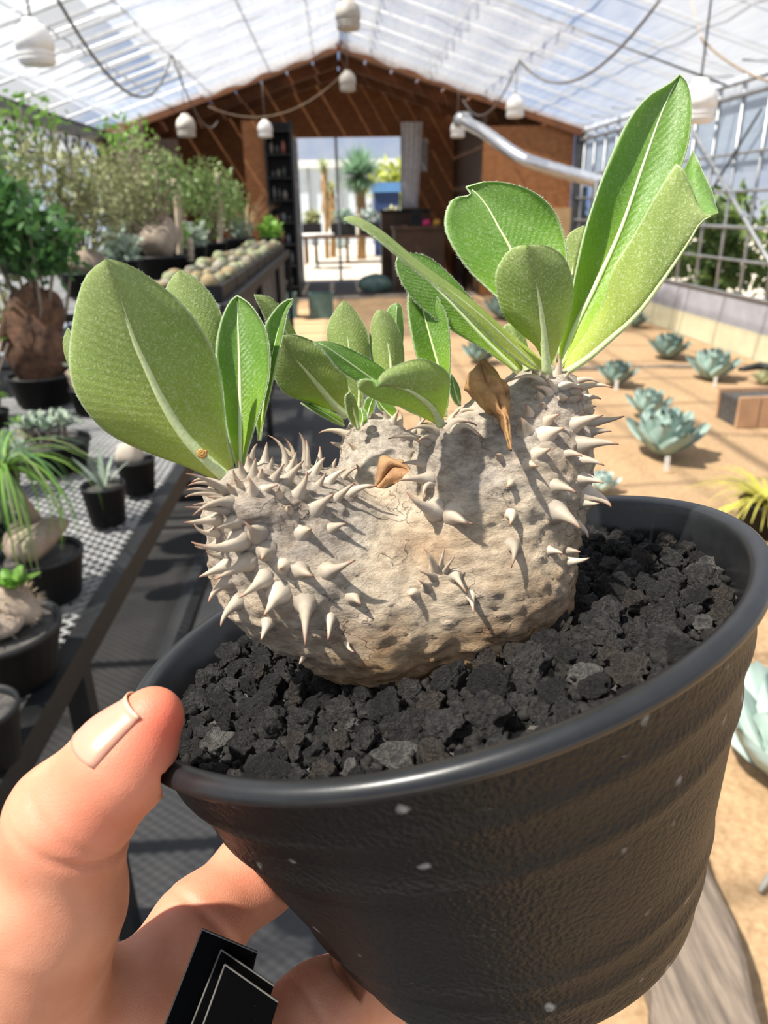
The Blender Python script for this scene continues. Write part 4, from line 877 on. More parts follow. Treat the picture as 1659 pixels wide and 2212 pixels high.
S4 = [(380,560,75,425,45),(300,490,118,490,40),(350,540,90,515,45),(330,580,78,550,40),(330,600,68,602,45),(380,660,125,662,40),(400,640,125,740,65),(380,700,68,675,45),(290,770,60,790,60),(290,870,135,800,55),(470,930,115,935,100),(300,960,140,965,50),(330,1040,225,1000,50),(360,1120,170,1200,75),(530,1090,280,1220,90),(380,1230,245,1390,80),(650,1220,470,1355,90),(450,1390,335,1570,80),(760,1330,655,1490,115),(680,1560,635,1670,65),(970,1390,965,1720,105),(960,1780,920,1850,55),(1150,1500,1135,1670,65),(1270,1680,1335,1760,45),(1320,1340,1385,1405,105),(1130,1160,1340,1070,100),(930,1150,1030,1195,110),(800,1120,780,1135,100),(670,1010,640,1070,130),(430,790,275,840,75),(600,870,515,785,105),(840,700,835,670,105),(960,860,1010,840,105),(1150,840,1275,800,85),(1040,690,1185,575,95),(760,590,765,540,80),(660,550,760,515,75),(580,570,540,450,85),(730,470,810,355,65),(820,480,955,330,75),(910,580,980,410,85),(1020,440,1115,305,80),(1130,500,1270,395,75),(1180,630,1335,495,70),(1260,600,1500,520,80),(580,430,600,310,70),(630,450,645,390,60),(540,370,545,280,55),(640,330,680,190,60),(860,320,920,120,70),(900,350,970,170,70),(1000,360,1075,220,65),(690,250,800,150,50),(620,250,690,140,50),(790,320,830,180,50),(720,280,760,210,45),(1130,400,1200,310,50),(1230,480,1350,385,50),(500,430,510,370,55),(1350,250,1290,200,60),(1400,290,1480,345,55),(1390,440,1350,410,55),(1280,130,1065,125,50),(1220,190,1155,190,45),(480,520,440,470,60),(430,560,380,500,50),(560,360,610,200,55),(450,480,430,400,40),(850,400,900,260,55),(700,400,720,300,50),(1060,520,1120,420,55),(350,620,240,600,50)]
S5 = [(330,630,195,630,45),(360,730,170,740,60),(370,750,330,865,45),(390,920,225,810,85),(520,950,640,1010,95),(870,940,860,1015,75),(1150,930,1300,1040,105),(1280,1010,1345,1095,50),(1130,770,1275,815,80),(1330,820,1490,905,105),(1310,880,1415,880,50),(1290,720,1440,755,80),(1270,610,1445,645,70),(1200,570,1310,590,70),(1280,520,1535,515,85),(1340,440,1490,435,60),(1240,400,1440,335,85),(1340,380,1570,340,60),(1090,460,1200,415,105),(1030,580,1115,540,95),(960,640,1035,655,95),(960,430,930,350,100),(980,330,960,270,75),(1080,380,1170,330,70),(1050,230,1025,190,85),(1070,290,1060,260,75),(1170,230,1225,240,85),(1230,250,1310,215,60),(1280,330,1330,315,55),(1300,290,1395,280,50),(1300,230,1425,235,50),(1240,190,1495,165,55),(1190,160,1310,180,60),(1260,130,1430,150,45),(1060,140,820,140,40),(790,380,770,340,95),(800,600,775,580,75),(870,750,835,785,65),(880,1140,870,1280,70),(1110,1170,1190,1190,45),(1220,1170,1300,1180,45),(1230,1240,1355,1215,50),(400,1280,330,1155,50),(435,1280,460,1150,35),(460,1300,520,1210,35),(390,1340,300,1295,50),(350,1400,300,1355,55),(520,1320,600,1440,60),(620,1450,640,1560,50),(270,1440,225,1450,55),(500,400,660,400,70),(440,400,450,340,50),(400,420,310,390,50),(400,440,225,430,50),(390,460,290,500,50),(350,490,110,480,45),(520,420,700,480,50),(540,330,690,320,45),(590,300,640,250,45),(500,350,550,310,45),(100,350,60,310,40),(180,340,170,300,40),(250,350,300,310,40),(20,340,-60,300,40),(320,350,380,330,40),(140,370,110,330,40),(1130,180,1080,120,60),(1110,200,1000,160,55)]
for a in S4: spine(*C4(a[0], a[1]), *C4(a[2], a[3]), a[4]/3.456)
for a in S5: spine(*C5(a[0], a[1]), *C5(a[2], a[3]), a[4]/2.860)

# ------------------------------------------------------------------ leaves
def leafmat(name, stops, hair, hairamt, trans, rough, vein, hscale=1500.0, spec=.4):
    m, b, o = new(name); uvn = nd(m, 'ShaderNodeUVMap'); sx = nd(m, 'ShaderNodeSeparateXYZ'); lk(m, uvn.outputs[0], sx.inputs[0]); tcn = nd(m, 'ShaderNodeTexCoord')
    r = ramp(m, sx.outputs[0], stops)
    ab = nd(m, 'ShaderNodeMath', operation='MULTIPLY_ADD'); lk(m, sx.outputs[1], ab.inputs[0]); ab.inputs[1].default_value = 2; ab.inputs[2].default_value = -1
    ab2 = nd(m, 'ShaderNodeMath', operation='ABSOLUTE'); lk(m, ab.outputs[0], ab2.inputs[0])
    n1 = nd(m, 'ShaderNodeTexNoise', Scale=hscale, Detail=3, Roughness=.6, Distortion=1.2); lk(m, tcn.outputs['Object'], n1.inputs['Vector'])
    n2 = nd(m, 'ShaderNodeTexNoise', Scale=90.0, Detail=3); lk(m, tcn.outputs['Object'], n2.inputs['Vector'])
    hr = ramp(m, n1.outputs['Fac'], [(.50, (0, 0, 0)), (.64, (1, 1, 1))]); ha = nd(m, 'ShaderNodeMath', operation='MULTIPLY'); lk(m, hr.outputs[0], ha.inputs[0]); ha.inputs[1].default_value = hairamt
    dk = nd(m, 'ShaderNodeMix', data_type='RGBA', blend_type='MULTIPLY'); dk.inputs[0].default_value = .5; lk(m, r.outputs[0], dk.inputs[6]); rn = ramp(m, n2.outputs['Fac'], [(.3, (.72, .75, .7)), (.7, (1.15, 1.12, 1.1))]); lk(m, rn.outputs[0], dk.inputs[7])
    mh = nd(m, 'ShaderNodeMix', data_type='RGBA'); lk(m, ha.outputs[0], mh.inputs[0]); lk(m, dk.outputs[2], mh.inputs[6]); mh.inputs[7].default_value = (*hair, 1)
    ed = nd(m, 'ShaderNodeMapRange'); ed.inputs[1].default_value = .955; ed.inputs[2].default_value = .99; ed.inputs[4].default_value = .75; lk(m, ab2.outputs[0], ed.inputs[0])
    me = nd(m, 'ShaderNodeMix', data_type='RGBA'); lk(m, ed.outputs[0], me.inputs[0]); lk(m, mh.outputs[2], me.inputs[6]); me.inputs[7].default_value = (.60, .70, .42, 1)
    col_ = me.outputs[2]; lk(m, col_, b.inputs['Base Color']); b.inputs['Roughness'].default_value = rough; b.inputs['Specular IOR Level'].default_value = spec
    # lateral veins: waves that run out and up from the midrib
    vx = nd(m, 'ShaderNodeMath', operation='MULTIPLY_ADD'); lk(m, ab2.outputs[0], vx.inputs[0]); vx.inputs[1].default_value = -.17; lk(m, sx.outputs[0], vx.inputs[2])
    wv = nd(m, 'ShaderNodeMath', operation='MULTIPLY'); lk(m, vx.outputs[0], wv.inputs[0]); wv.inputs[1].default_value = 190; sn = nd(m, 'ShaderNodeMath', operation='SINE'); lk(m, wv.outputs[0], sn.inputs[0])
    b1 = nd(m, 'ShaderNodeBump', Strength=vein, Distance=.0004); lk(m, sn.outputs[0], b1.inputs['Height']); b2 = nd(m, 'ShaderNodeBump', Strength=.5, Distance=.0003); lk(m, n1.outputs['Fac'], b2.inputs['Height']); lk(m, b1.outputs[0], b2.inputs['Normal']); lk(m, b2.outputs[0], b.inputs['Normal'])
    tr = nd(m, 'ShaderNodeBsdfTranslucent'); hs = nd(m, 'ShaderNodeHueSaturation'); hs.inputs['Saturation'].default_value = 1.15; hs.inputs['Value'].default_value = 1.35; lk(m, r.outputs[0], hs.inputs['Color']); lk(m, hs.outputs[0], tr.inputs['Color'])
    mix = nd(m, 'ShaderNodeMixShader', Fac=trans); lk(m, b.outputs[0], mix.inputs[1]); lk(m, tr.outputs[0], mix.inputs[2]); lk(m, mix.outputs[0], o.inputs[0]); return m
LTOP = leafmat('leaf_upper', [(0, (.50, .58, .10)), (.25, (.26, .43, .035)), (.6, (.165, .33, .042)), (1, (.19, .33, .08))], (.50, .62, .32), .34, .42, .40, .10, 1300.0)
LUND = leafmat('leaf_under', [(0, (.56, .60, .12)), (.25, (.37, .45, .08)), (.6, (.27, .36, .09)), (1, (.30, .37, .14))], (.60, .66, .36), .62, .38, .75, .07, 2100.0, .2)
HAIRM = thin('leaf_hair', (.72, .78, .60), (.66, .72, .52), .4, rnd=0)
RIBM = pm('midrib', (.62, .70, .38), (.55, .64, .32), 300, .6); RIBU = pm('midrib_under', (.42, .50, .20), (.54, .62, .34), 1300, .8, bump=.5, bscale=1900)
def crv(pts, n):                         # smooth curve through the points, even spacing
    P = np.asarray(pts, float); Q = np.vstack([2*P[0]-P[1], P, 2*P[-1]-P[-2]]); o = []
    for i in range(len(P)-1):
        a, b_, c, d = Q[i], Q[i+1], Q[i+2], Q[i+3]
        for t in np.linspace(0, 1, 16, endpoint=False): o.append(.5*((2*b_) + (c-a)*t + (2*a-5*b_+4*c-d)*t*t + (3*b_-a-3*c+d)*t**3))
    o.append(P[-1]); o = np.array(o); L = np.r_[0, np.cumsum(np.linalg.norm(np.diff(o[:, :2], axis=0), axis=1))]; s = np.linspace(0, L[-1], n)
    return np.stack([np.interp(s, L, o[:, k]) for k in range(o.shape[1])], 1)
def leaf(crop, M, L, R, v0, v1, dl, dr, side, camber=.0, rib=1.0, n=30, bow=0.0, mats=None, name='leaf', crump=0):
    sc_, ox, oy = crop; cv = lambda q: [(ox+a/sc_, oy+b_/sc_) for a, b_ in q]
    M = cv(M); L = cv(L); R = cv(R); L = [M[0]]+L+[M[-1]]; R = [M[0]]+R+[M[-1]]
    m, l, r = crv(M, n), crv(L, n), crv(R, n); t = np.linspace(0, 1, n); K = 7
    vm = v0+(v1-v0)*t + bow*np.sin(np.pi*t); wgt = np.sin(np.pi*np.clip(t*.98+.01, 0, 1))**.6
    Pm = np.array([pv(a, b_, c) for (a, b_), c in zip(m, vm)]); Pl = np.array([pv(a, b_, c+dl*k) for (a, b_), c, k in zip(l, vm, wgt)]); Pr = np.array([pv(a, b_, c+dr*k) for (a, b_), c, k in zip(r, vm, wgt)])
    G = np.zeros((n, 2*K+1, 3))
    for j in range(-K, K+1):
        s = abs(j)/K; E = Pl if j < 0 else Pr; G[:, j+K] = Pm+(E-Pm)*s - (F*camber)*(s*(1-s)*4)*wgt[:, None]
    ww = (np.linalg.norm(Pl-Pm, axis=1)+np.linalg.norm(Pr-Pm, axis=1))[:, None]    # soft waviness of the blade
    for j in range(2*K+1):
        s = abs(j-K)/K; G[:, j] += F*(ww*.018*np.sin(t*17+j*.9+v0*900)[:, None]*s)
    if crump: G += (fbm(G.reshape(-1, 3)*170, 3)*crump).reshape(n, -1, 1)*F + (fbm(G.reshape(-1, 3)*260+9, 2)*crump*.6).reshape(n, -1, 1)*UP
    du = np.gradient(G, axis=0); dv = np.gradient(G, axis=1); N = np.cross(du, dv); N /= np.linalg.norm(N, axis=2)[..., None]+1e-12
    flip = (N*(CAM-G)).sum() < 0
    if flip: N = -N
    th = .00038*np.ones(n); A = G+N*th[:, None, None]*.5; B = G-N*th[:, None, None]*.5; W_ = 2*K+1
    V = np.concatenate([A.reshape(-1, 3), B.reshape(-1, 3)]); o = n*W_; f = []; mi = []
    for i in range(n-1):
        for j in range(W_-1):
            q = (i*W_+j, (i+1)*W_+j, (i+1)*W_+j+1, i*W_+j+1); q = q[::-1] if flip else q
            f.append(q); mi.append(0); f.append(tuple(o+k for k in q[::-1])); mi.append(1)
        for j in (0, W_-1): f.append((i*W_+j, (i+1)*W_+j, o+(i+1)*W_+j, o+i*W_+j)); mi.append(0)
    uv = np.stack(np.broadcast_arrays(t[:, None], (np.arange(W_)/(W_-1))[None]), 2).reshape(-1, 2); uv = np.concatenate([uv, uv])
    front, back = mats or ((LTOP, LUND) if side == 't' else (LUND, LTOP))
    lf = obj(name, V, f, [front, back], plant, mi=mi, uv=uv)
    if mats is None:                     # pale hairs fringing the blade
        hv = []; m_ = 420; rh_ = np.random.default_rng(int(abs(M[0][0]*7+M[-1][1])))
        for E_, En in ((G[:, 0], G[:, 1]), (G[:, -1], G[:, -2])):
            q = rh_.random(m_)*(n-1.001); i0 = q.astype(int); fr = (q-i0)[:, None]; b0 = E_[i0]*(1-fr)+E_[i0+1]*fr; od = b0-(En[i0]*(1-fr)+En[i0+1]*fr); od /= np.linalg.norm(od, axis=1)[:, None]+1e-9
            od = od + rh_.normal(size=(m_, 3))*.55; od /= np.linalg.norm(od, axis=1)[:, None]; sdv = np.cross(od, F); sdv /= np.linalg.norm(sdv, axis=1)[:, None]+1e-9; ln = rh_.uniform(.0002, .0006, m_)[:, None]
            hv.append(np.stack([b0-sdv*.00003, b0+sdv*.00003, b0+od*ln], 1).reshape(-1, 3))
        hv = np.concatenate(hv); tag(obj('hair_fringe', hv, [(3*i, 3*i+1, 3*i+2) for i in range(len(hv)//3)], HAIRM, lf, False), kind='stuff')
    if rib:
        px_ = np.interp(t, [0, .2, .6, 1], [11, 9, 5.5, 1.2])*rib*np.array([depth(q) for q in Pm])/FPX
        if side == 't': px_ = px_*.62; Q = Pm + N[:, K]*(.0002-px_*.45)[:, None]
        else: Q = Pm + N[:, K]*(.00005-px_*np.interp(t, [0, .5, 1], [.1, .45, .9]))[:, None]
        tv, tf = tube(Q[:-1], px_[:-1], 8); obj('midrib', tv, tf, RIBM if side == 't' else RIBU, lf)
    return lf
A1, A2, A3, A5 = (2.765, 100, 500), (3.318, 550, 580), (1.929, 720, 140), (2.860, 800, 780)
# left head
leaf(A1, [(1110,1500),(930,1340),(800,1190),(690,1010),(600,820),(520,640),(450,440),(390,260),(358,172)], [(1000,1475),(820,1395),(560,1300),(350,1190),(215,1030),(150,850),(143,650),(180,430),(250,260)], [(1105,1400),(1078,1250),(1055,1000),(1005,740),(890,530),(740,370),(560,240),(440,185)], -.020, -.032, .007, .010, 'u', .0015, 1.35)
leaf(A1, [(1160,1460),(1160,1200),(1158,1000),(1155,800),(1148,600),(1140,383)], [(1120,1350),(1075,1150),(1050,950),(1015,750),(1035,560),(1090,430)], [(1190,1350),(1250,1150),(1310,960),(1337,780),(1310,590),(1220,440)], -.014, -.002, -.004, -.004, 't', -.001, 1.1)
leaf(A1, [(1110,1490),(1010,1000),(900,640),(840,430),(797,237)], [(950,1150),(760,800),(690,500),(715,350),(765,265)], [(1130,1150),(1090,850),(1058,560),(1000,400),(900,290),(830,245)], -.012, -.006, .004, .004, 'u', .001, .9)
leaf(A1, [(1270,1250),(1320,900),(1360,700),(1400,540),(1430,450),(1472,405)], [(1240,1000),(1280,750),(1300,580),(1365,470),(1430,412)], [(1340,950),(1375,780),(1415,600),(1440,480),(1465,430)], -.004, .006, -.002, -.003, 't', 0, .8)
leaf(A1, [(1560,900),(1450,640),(1370,500),(1300,420),(1243,380)], [(1470,800),(1360,620),(1300,500),(1265,430)], [(1600,800),(1500,630),(1420,480),(1350,405),(1290,382)], .030, .022, -.001, .003, 'u', 0, .5)
leaf(A1, [(900,1400),(500,1150),(280,950),(160,760),(130,580)], [(700,1330),(300,1060),(150,830),(105,690),(118,600)], [(850,1300),(500,1000),(280,800),(170,680),(145,600)], -.006, -.012, .004, -.003, 'u', 0, .6)
# back head
leaf(A2, [(660,1060),(560,960),(450,830),(340,700),(250,600),(190,488)], [(560,1015),(400,960),(230,900),(140,770),(140,640),(175,530)], [(670,940),(655,780),(580,640),(450,540),(330,485),(240,478)], .030, .020, .006, .002, 'u', .001, .9)
leaf(A2, [(720,1060),(695,750),(665,480),(645,320),(637,232)], [(640,850),(560,650),(520,480),(540,370),(595,280)], [(790,900),(820,700),(818,500),(765,370),(690,270)], .040, .046, .003, .003, 'u', .001, .7)
leaf(A2, [(960,1050),(980,750),(950,520),(920,380),(903,298)], [(890,880),(845,680),(825,500),(845,370),(875,310)], [(1050,900),(1070,650),(1045,480),(985,350),(930,302)], .042, .048, .002, .006, 'u', .001, .7)
leaf(A2, [(1000,900),(1015,500),(1015,350),(1022,248)], [(940,700),(940,400),(965,280)], [(1050,650),(1066,400),(1050,275)], .052, .056, .002, .002, 't', 0, .5)
leaf(A2, [(1320,1110),(1050,950),(880,825),(740,725),(600,625),(500,560),(422,532)], [(1100,1020),(900,900),(740,810),(610,730),(535,640),(475,570)], [(1200,980),(1030,830),(920,720),(800,640),(650,565),(520,528)], -.010, -.026, -.002, .004, 't', 0, .8)
leaf(A2, [(1335,1120),(1260,985),(1110,875),(960,838),(878,850)], [(1375,960),(1392,770),(1290,680),(1170,655),(1040,690),(930,745),(885,810)], [(1230,1075),(1090,1000),(930,960),(810,910),(742,850),(755,800),(810,790),(860,820)], -.014, -.036, .004, .002, 'u', .002, .9)
leaf(A2, [(1365,1060),(1340,800),(1300,640),(1240,430),(1195,260),(1138,45)], [(1320,950),(1230,740),(1165,640),(1125,480),(1098,300),(1105,140)], [(1390,950),(1400,750),(1402,550),(1385,380),(1330,240),(1230,110)], -.006, .000, -.003, -.002, 't', 0, 1.0)
leaf(A2, [(1470,985),(1435,890),(1405,758)], [(1430,950),(1395,860),(1395,800)], [(1475,930),(1465,860),(1430,790)], .000, .004, -.001, .002, 't', 0, .5)
leaf(A2, [(640,1130),(500,1040),(330,963)], [(580,1110),(440,1035)], [(610,1065),(450,980)], .036, .030, -.002, .002, 't', 0, .4)
leaf(A2, [(745,1150),(712,1040),(680,885)], [(690,1100),(655,1000),(650,920)], [(745,1080),(738,1000),(710,920)], .022, .020, -.001, .002, 'u', 0, .5)
leaf(A2, [(770,1130),(775,1060),(760,1000)], [(745,1090),(742,1030)], [(805,1090),(795,1030)], .024, .026, 0, 0, 't', 0, .4)
leaf(A2, [(1000,1080),(930,1010),(870,930)], [(940,1040),(890,990)], [(1020,1020),(950,950)], .034, .034, 0, 0, 't', 0, .4)
leaf(A2, [(720,1100),(750,960),(735,800),(650,700)], [(700,1000),(690,880),(640,780)], [(770,1000),(770,880),(720,760)], .036, .036, 0, 0, 'u', 0, .6)
leaf(A2, [(810,1060),(830,980),(860,900)], [(785,1020),(800,940)], [(850,1020),(860,950)], .03, .03, 0, 0, 't', 0, .4)
# right head
leaf(A3, [(945,1265),(1000,1110),(1100,905),(1200,680),(1290,420),(1360,220),(1410,105),(1445,40)], [(938,1190),(972,1060),(1000,920),(1040,720),(1090,560),(1150,400),(1230,230),(1320,125),(1395,82)], [(1000,1200),(1100,1060),(1250,850),(1370,620),(1460,400),(1492,230),(1488,120),(1465,55)], .004, .020, -.004, -.006, 't', -.0015, 1.25)
leaf(A3, [(960,1290),(1060,1225),(1150,1150),(1270,1040),(1390,880),(1480,745),(1535,655),(1603,618)], [(975,1230),(1060,1110),(1130,980),(1165,850),(1260,700),(1350,540),(1410,440),(1440,420),(1490,510),(1545,628)], [(1030,1190),(1130,1060),(1220,900),(1300,740),(1400,560),(1470,420),(1495,362),(1530,430),(1580,530),(1590,595)], -.002, -.012, .004, .016, 'u', .001, .75)
leaf(A3, [(910,1265),(850,1020),(745,780),(690,680),(640,590),(590,530),(552,508)], [(850,1150),(760,1040),(650,940),(545,830),(475,720),(464,640),(490,565),(540,545),(578,548)], [(950,1130),(975,960),(976,820),(965,715),(920,610),(830,530),(720,490),(630,487),(580,500)], .006, .016, -.003, -.003, 't', -.001, 1.0)
leaf(A3, [(890,1285),(877,1120),(858,980),(835,860),(815,790),(808,756)], [(850,1180),(770,1105),(705,1030),(680,930),(685,850),(730,780),(775,758)], [(925,1200),(970,1090),(994,980),(990,880),(960,800),(900,762),(850,753)], -.012, -.022, .004, .004, 'u', .0015, 1.0)
leaf(A3, [(940,1240),(980,1000),(1005,820),(1045,672)], [(930,1050),(970,880),(972,730),(1005,690)], [(985,1050),(1040,880),(1075,740),(1065,690)], .014, .020, .002, .002, 'u', 0, .6)
leaf(A3, [(855,1275),(750,1175),(600,1035),(450,918),(330,828),(200,715),(110,655),(42,642)], [(800,1255),(690,1170),(560,1045),(430,925),(320,840),(190,735),(105,672),(60,655)], [(870,1235),(720,1110),(620,1018),(490,920),(350,815),(205,698),(110,640),(65,632)], -.010, -.034, -.004, .010, 'u', 0, .5)
leaf(A3, [(775,1285),(640,1155),(500,1005),(400,905),(330,840),(268,800)], [(740,1265),(620,1180),(500,1110),(400,1040),(312,950),(268,870),(260,820)], [(790,1235),(700,1120),(640,1040),(570,970),(480,870),(400,805),(320,785)], .002, -.004, -.002, .002, 't', 0, 1.0)
leaf(A3, [(810,1275),(775,1180),(745,1080)], [(755,1210),(712,1140),(715,1090)], [(815,1210),(800,1140),(770,1088)], -.002, .000, .002, .002, 'u', 0, .7)
for bx, by, tx, ty in ((880,1300,815,1190),(935,1290,940,1210),(850,1300,800,1240),(960,1310,985,1280),(900,1310,900,1250)):
    spine(720+bx/1.929, 140+by/1.929, 720+tx/1.929, 140+ty/1.929, 16)
# dried leaves caught between the spines
DRY = pm('dried_leaf', (.46, .25, .09), (.20, .09, .03), 220, .7, bump=.9, bscale=260); DRY2 = pm('dried_leaf_pale', (.42, .25, .11), (.28, .14, .06), 160, .7, bump=.8, bscale=260)
leaf(A5, [(866,548),(848,450),(825,340),(780,240),(720,140),(690,20)], [(840,470),(795,340),(720,300),(650,240),(590,185),(610,100),(640,60)], [(855,400),(862,270),(845,190),(800,110),(770,60)], -.024, -.012, .005, .007, 't', .003, 0, 40, 0, (DRY, DRY2), 'dried_leaf', .0022)
leaf(A5, [(40,770),(110,680),(180,640),(270,700)], [(40,700),(70,570),(180,600)], [(100,765),(200,735)], .002, -.002, .003, -.002, 't', .002, 0, 26, 0, (DRY2, DRY), 'dried_leaf', .0015)

# ------------------------------------------------------------------ lava stones in the pot
STN = pm('lava_stone', (.016, .0155, .0155), (.082, .075, .069), 7, .66, bump=1, bscale=12, rnd=.65, spec=.38, coord='Generated')
STN_G = pm('lava_stone_grey', (.15, .143, .135), (.27, .255, .235), 6, .9, bump=1, bscale=11, spec=.2, coord='Generated')
STN_B = pm('lava_stone_brown', (.065, .055, .049), (.13, .11, .095), 6, .9, bump=1, bscale=11, spec=.2, coord='Generated')
stone_me = {}
for key, m in (('d', STN), ('g', STN_G), ('b', STN_B)):
    for i in range(9 if key == 'd' else 4):
        v, f = rock_mesh(200+i*7+ord(key), 4, .34, 1.7, .075); o = obj('lava_stone', v, f, m); stone_me[key, i] = o.data; bpy.data.objects.remove(o)
placed = []
def stone(p, r, key, label, q=None, idx=None, group='lava stones in the pot', stretch=1):
    k = idx if idx is not None else random.randrange(9 if key == 'd' else 4)
    o = bpy.data.objects.new('lava_stone', stone_me[key, k]); COL.objects.link(o); o.location = p; o.scale = (r*.84, r*.84, r*.84*stretch)
    o.rotation_euler = (random.uniform(0, 6), random.uniform(0, 6), random.uniform(0, 6)); tag(o, label, 'stone', group); return o
for px, py, r, key, lb in ((472, 1612, 48, 'g', 'upright pale grey lava stone beside the thumb'), (862, 1642, 55, 'g', 'broad pale grey lava stone against the front rim'), (1268, 1472, 48, 'g', 'light grey lava stone in the soil near the front right rim'), (1204, 1362, 48, 'b', 'brownish lava stone at the right foot of the caudex'), (1580, 1222, 34, 'g', 'pale stone wedged against the right inner wall'), (1522, 1352, 30, 'g', 'small beige stone by the right rim'), (850, 1482, 46, 'b', 'grey-brown lava stone in front of the caudex base'), (1588, 1285, 30, 'b', 'brown stone leaning on the rim below the pale wedged stone'), (932, 1526, 38, 'b', 'round grey-brown stone midway to the front rim'), (662, 1478, 46, 'b', 'wide brown-grey stone beneath the left arm'), (762, 1668, 30, 'g', 'small grey stone flat against the front rim'), (640, 1606, 32, 'b', 'dusty grey stone near the upright stone'), (760, 1570, 22, 'g', 'little pale pebble in the middle of the soil')):
    p = ps(px, py, SOIL); rr_ = r*depth(p)/FPX*.92; q = p - PC; lx, ly = q@PU, q@PV_; m_ = math.hypot(lx, ly); lim = .945*RP - rr_*.9
    if m_ > lim: p = p - (lx/m_*PU+ly/m_*PV_)*(m_-lim)
    stone(p + PN*rr_*.12, rr_, key, lb, None, None); placed.append(((p-PC)@PU, (p-PC)@PV_, rr_))
cand = [random.uniform(.0038, .0050) for _ in range(500)] + [random.uniform(.0028, .0038) for _ in range(1500)] + [random.uniform(.0019, .0028) for _ in range(5000)]
cnt = 0; small = MB(); sm = [rock_mesh(300+i, 2, .45, 2.2) for i in range(6)]; nst = 0
def ok_place(x, y, r, k):
    if math.hypot(x, y) > .955*RP - r*.8: return False
    P_ = np.array([(a, b_, c) for a, b_, c in placed[-6000:]]) if placed else np.zeros((0, 3))
    if len(P_) and (np.hypot(P_[:, 0]-x, P_[:, 1]-y) < k*(P_[:, 2]+r)).any(): return False
    w_ = PC + x*PU + y*PV_ - SOIL*PN; return body_sdf(w_[None])[0] > r*.35
lim = {0: 60, 1: 170, 2: 286}
for r in cand:
    cls = 0 if r >= .0038 else (1 if r >= .0028 else 2)
    if cnt >= lim[cls]: continue
    a = random.uniform(0, 6.283); q = .95*RP*math.sqrt(random.random()); x, y = q*math.cos(a), q*math.sin(a)
    if not ok_place(x, y, r, .84): continue
    placed.append((x, y, r)); cnt += 1; rad_ = math.hypot(x, y)/RP
    where = ('lying along the front rim' if y < 0 else 'lying along the back rim') if rad_ > .72 else ('in the soil before the caudex' if y < 0 else 'in the soil behind the caudex')
    size_ = 'large' if r > .0038 else ('middling' if r > .0028 else 'small')
    stone(PC + x*PU + y*PV_ - (SOIL - r*random.uniform(.0, .55))*PN, r, 'd' if random.random() < .88 else 'b', f'{size_} dark porous lava stone {where}', group=f'{size_} dark lava stones {where}', stretch=random.uniform(.75, 1.1))
for r in [random.uniform(.0008, .0017) for _ in range(4200)]:
    a = random.uniform(0, 6.283); q = .95*RP*math.sqrt(random.random()); x, y = q*math.cos(a), q*math.sin(a)
    w_ = PC + x*PU + y*PV_ - (SOIL + random.uniform(.0000, .0024))*PN
    if math.hypot(x, y) > .955*RP-r or body_sdf(w_[None])[0] < 0: continue
    v, f = sm[nst % 6]; Rm = np.array(Euler((random.uniform(0, 6), random.uniform(0, 6), random.uniform(0, 6))).to_matrix()); small.add(v@Rm.T*r + w_, f); nst += 1
tag(mb('lava_gravel', small, pm('lava_gravel', (.008, .0077, .0075), (.028, .026, .024), 500, .8, bump=.9, bscale=1500, spec=.15), None, True), 'fine dark lava gravel filling the gaps between stones', 'gravel', None, 'stuff')

# ------------------------------------------------------------------ the hand
def HZ(px, py, Z, r): return atz(px, py, Z), r*Z/FPX
chains = [[(330, 1550, .1335, 66), (262, 1650, .133, 97), (150, 1770, .135, 118), (108, 1950, .140, 146), (70, 2060, .144, 150), (30, 2240, .152, 215), (0, 2460, .16, 260), (-140, 2820, .178, 265)],
          [(180, 2330, .160, 190), (300, 2170, .164, 105), (430, 2000, .175, 88), (560, 1882, .190, 84), (680, 1790, .206, 76)],
          [(300, 2420, .165, 170), (520, 2330, .166, 120), (690, 2192, .180, 93), (810, 2118, .196, 88), (900, 2060, .21, 78)],
          [(60, 2400, .160, 200), (400, 2400, .168, 150)], [(330, 2480, .170, 180), (60, 2600, .172, 260), (-140, 2820, .182, 255)]]
HC = [[(*HZ(*a), *HZ(*c)) for a, c in zip(ch[:-1], ch[1:])] for ch in chains]
def hand_sdf(p):
    tot = None
    for ci, ch in enumerate(HC):
        d = None
        for a, ra, c, rc in ch: k = rcone(p, a, c, ra, rc); d = k if d is None else smin(d, k, .006)
        tot = d if tot is None else smin(tot, d, .007)
    # knuckle creases pressed in
    for c, nrm_, wd, dp in CREASE:
        t = (p-c)@nrm_; near = np.exp(-((p-c)**2).sum(1)/(.013**2)); tot = tot + dp*np.exp(-(t/wd)**2)*near
    return np.maximum(tot, -(pot_sdf(p) - .0003))
def axis(ch, i): a, ra, c, rc = HC[ch][i]; d = c-a; return d/np.linalg.norm(d)
th_ip = atz(150, 1770, .135); th_tip = atz(330, 1550, .1335)
CREASE = [(atz(225, 1862, .130), (axis(0, 1)+axis(0, 2))/np.linalg.norm(axis(0, 1)+axis(0, 2)), .0009, .0011), (atz(180, 1835, .126), axis(0, 1), .0007, .0005), (atz(450, 1985, .168), axis(1, 1), .0010, .0009), (atz(700, 2160, .166), axis(2, 1), .0010, .0008)]
lo = np.array([np.inf]*3); hi = -lo
for ch in HC:
    for a, ra, c, rc in ch: lo = np.minimum(lo, np.minimum(a-ra, c-rc)); hi = np.maximum(hi, np.maximum(a+ra, c+rc))
pts, fcs, nrm = surface_nets(hand_sdf, lo-.004, hi+.004, .0009)
SKIN, kb, _o = new('skin')
at = nd(SKIN, 'ShaderNodeAttribute', attribute_name='flush'); tcn = nd(SKIN, 'ShaderNodeTexCoord'); n1 = nd(SKIN, 'ShaderNodeTexNoise', Scale=120.0, Detail=5); lk(SKIN, tcn.outputs['Object'], n1.inputs['Vector'])
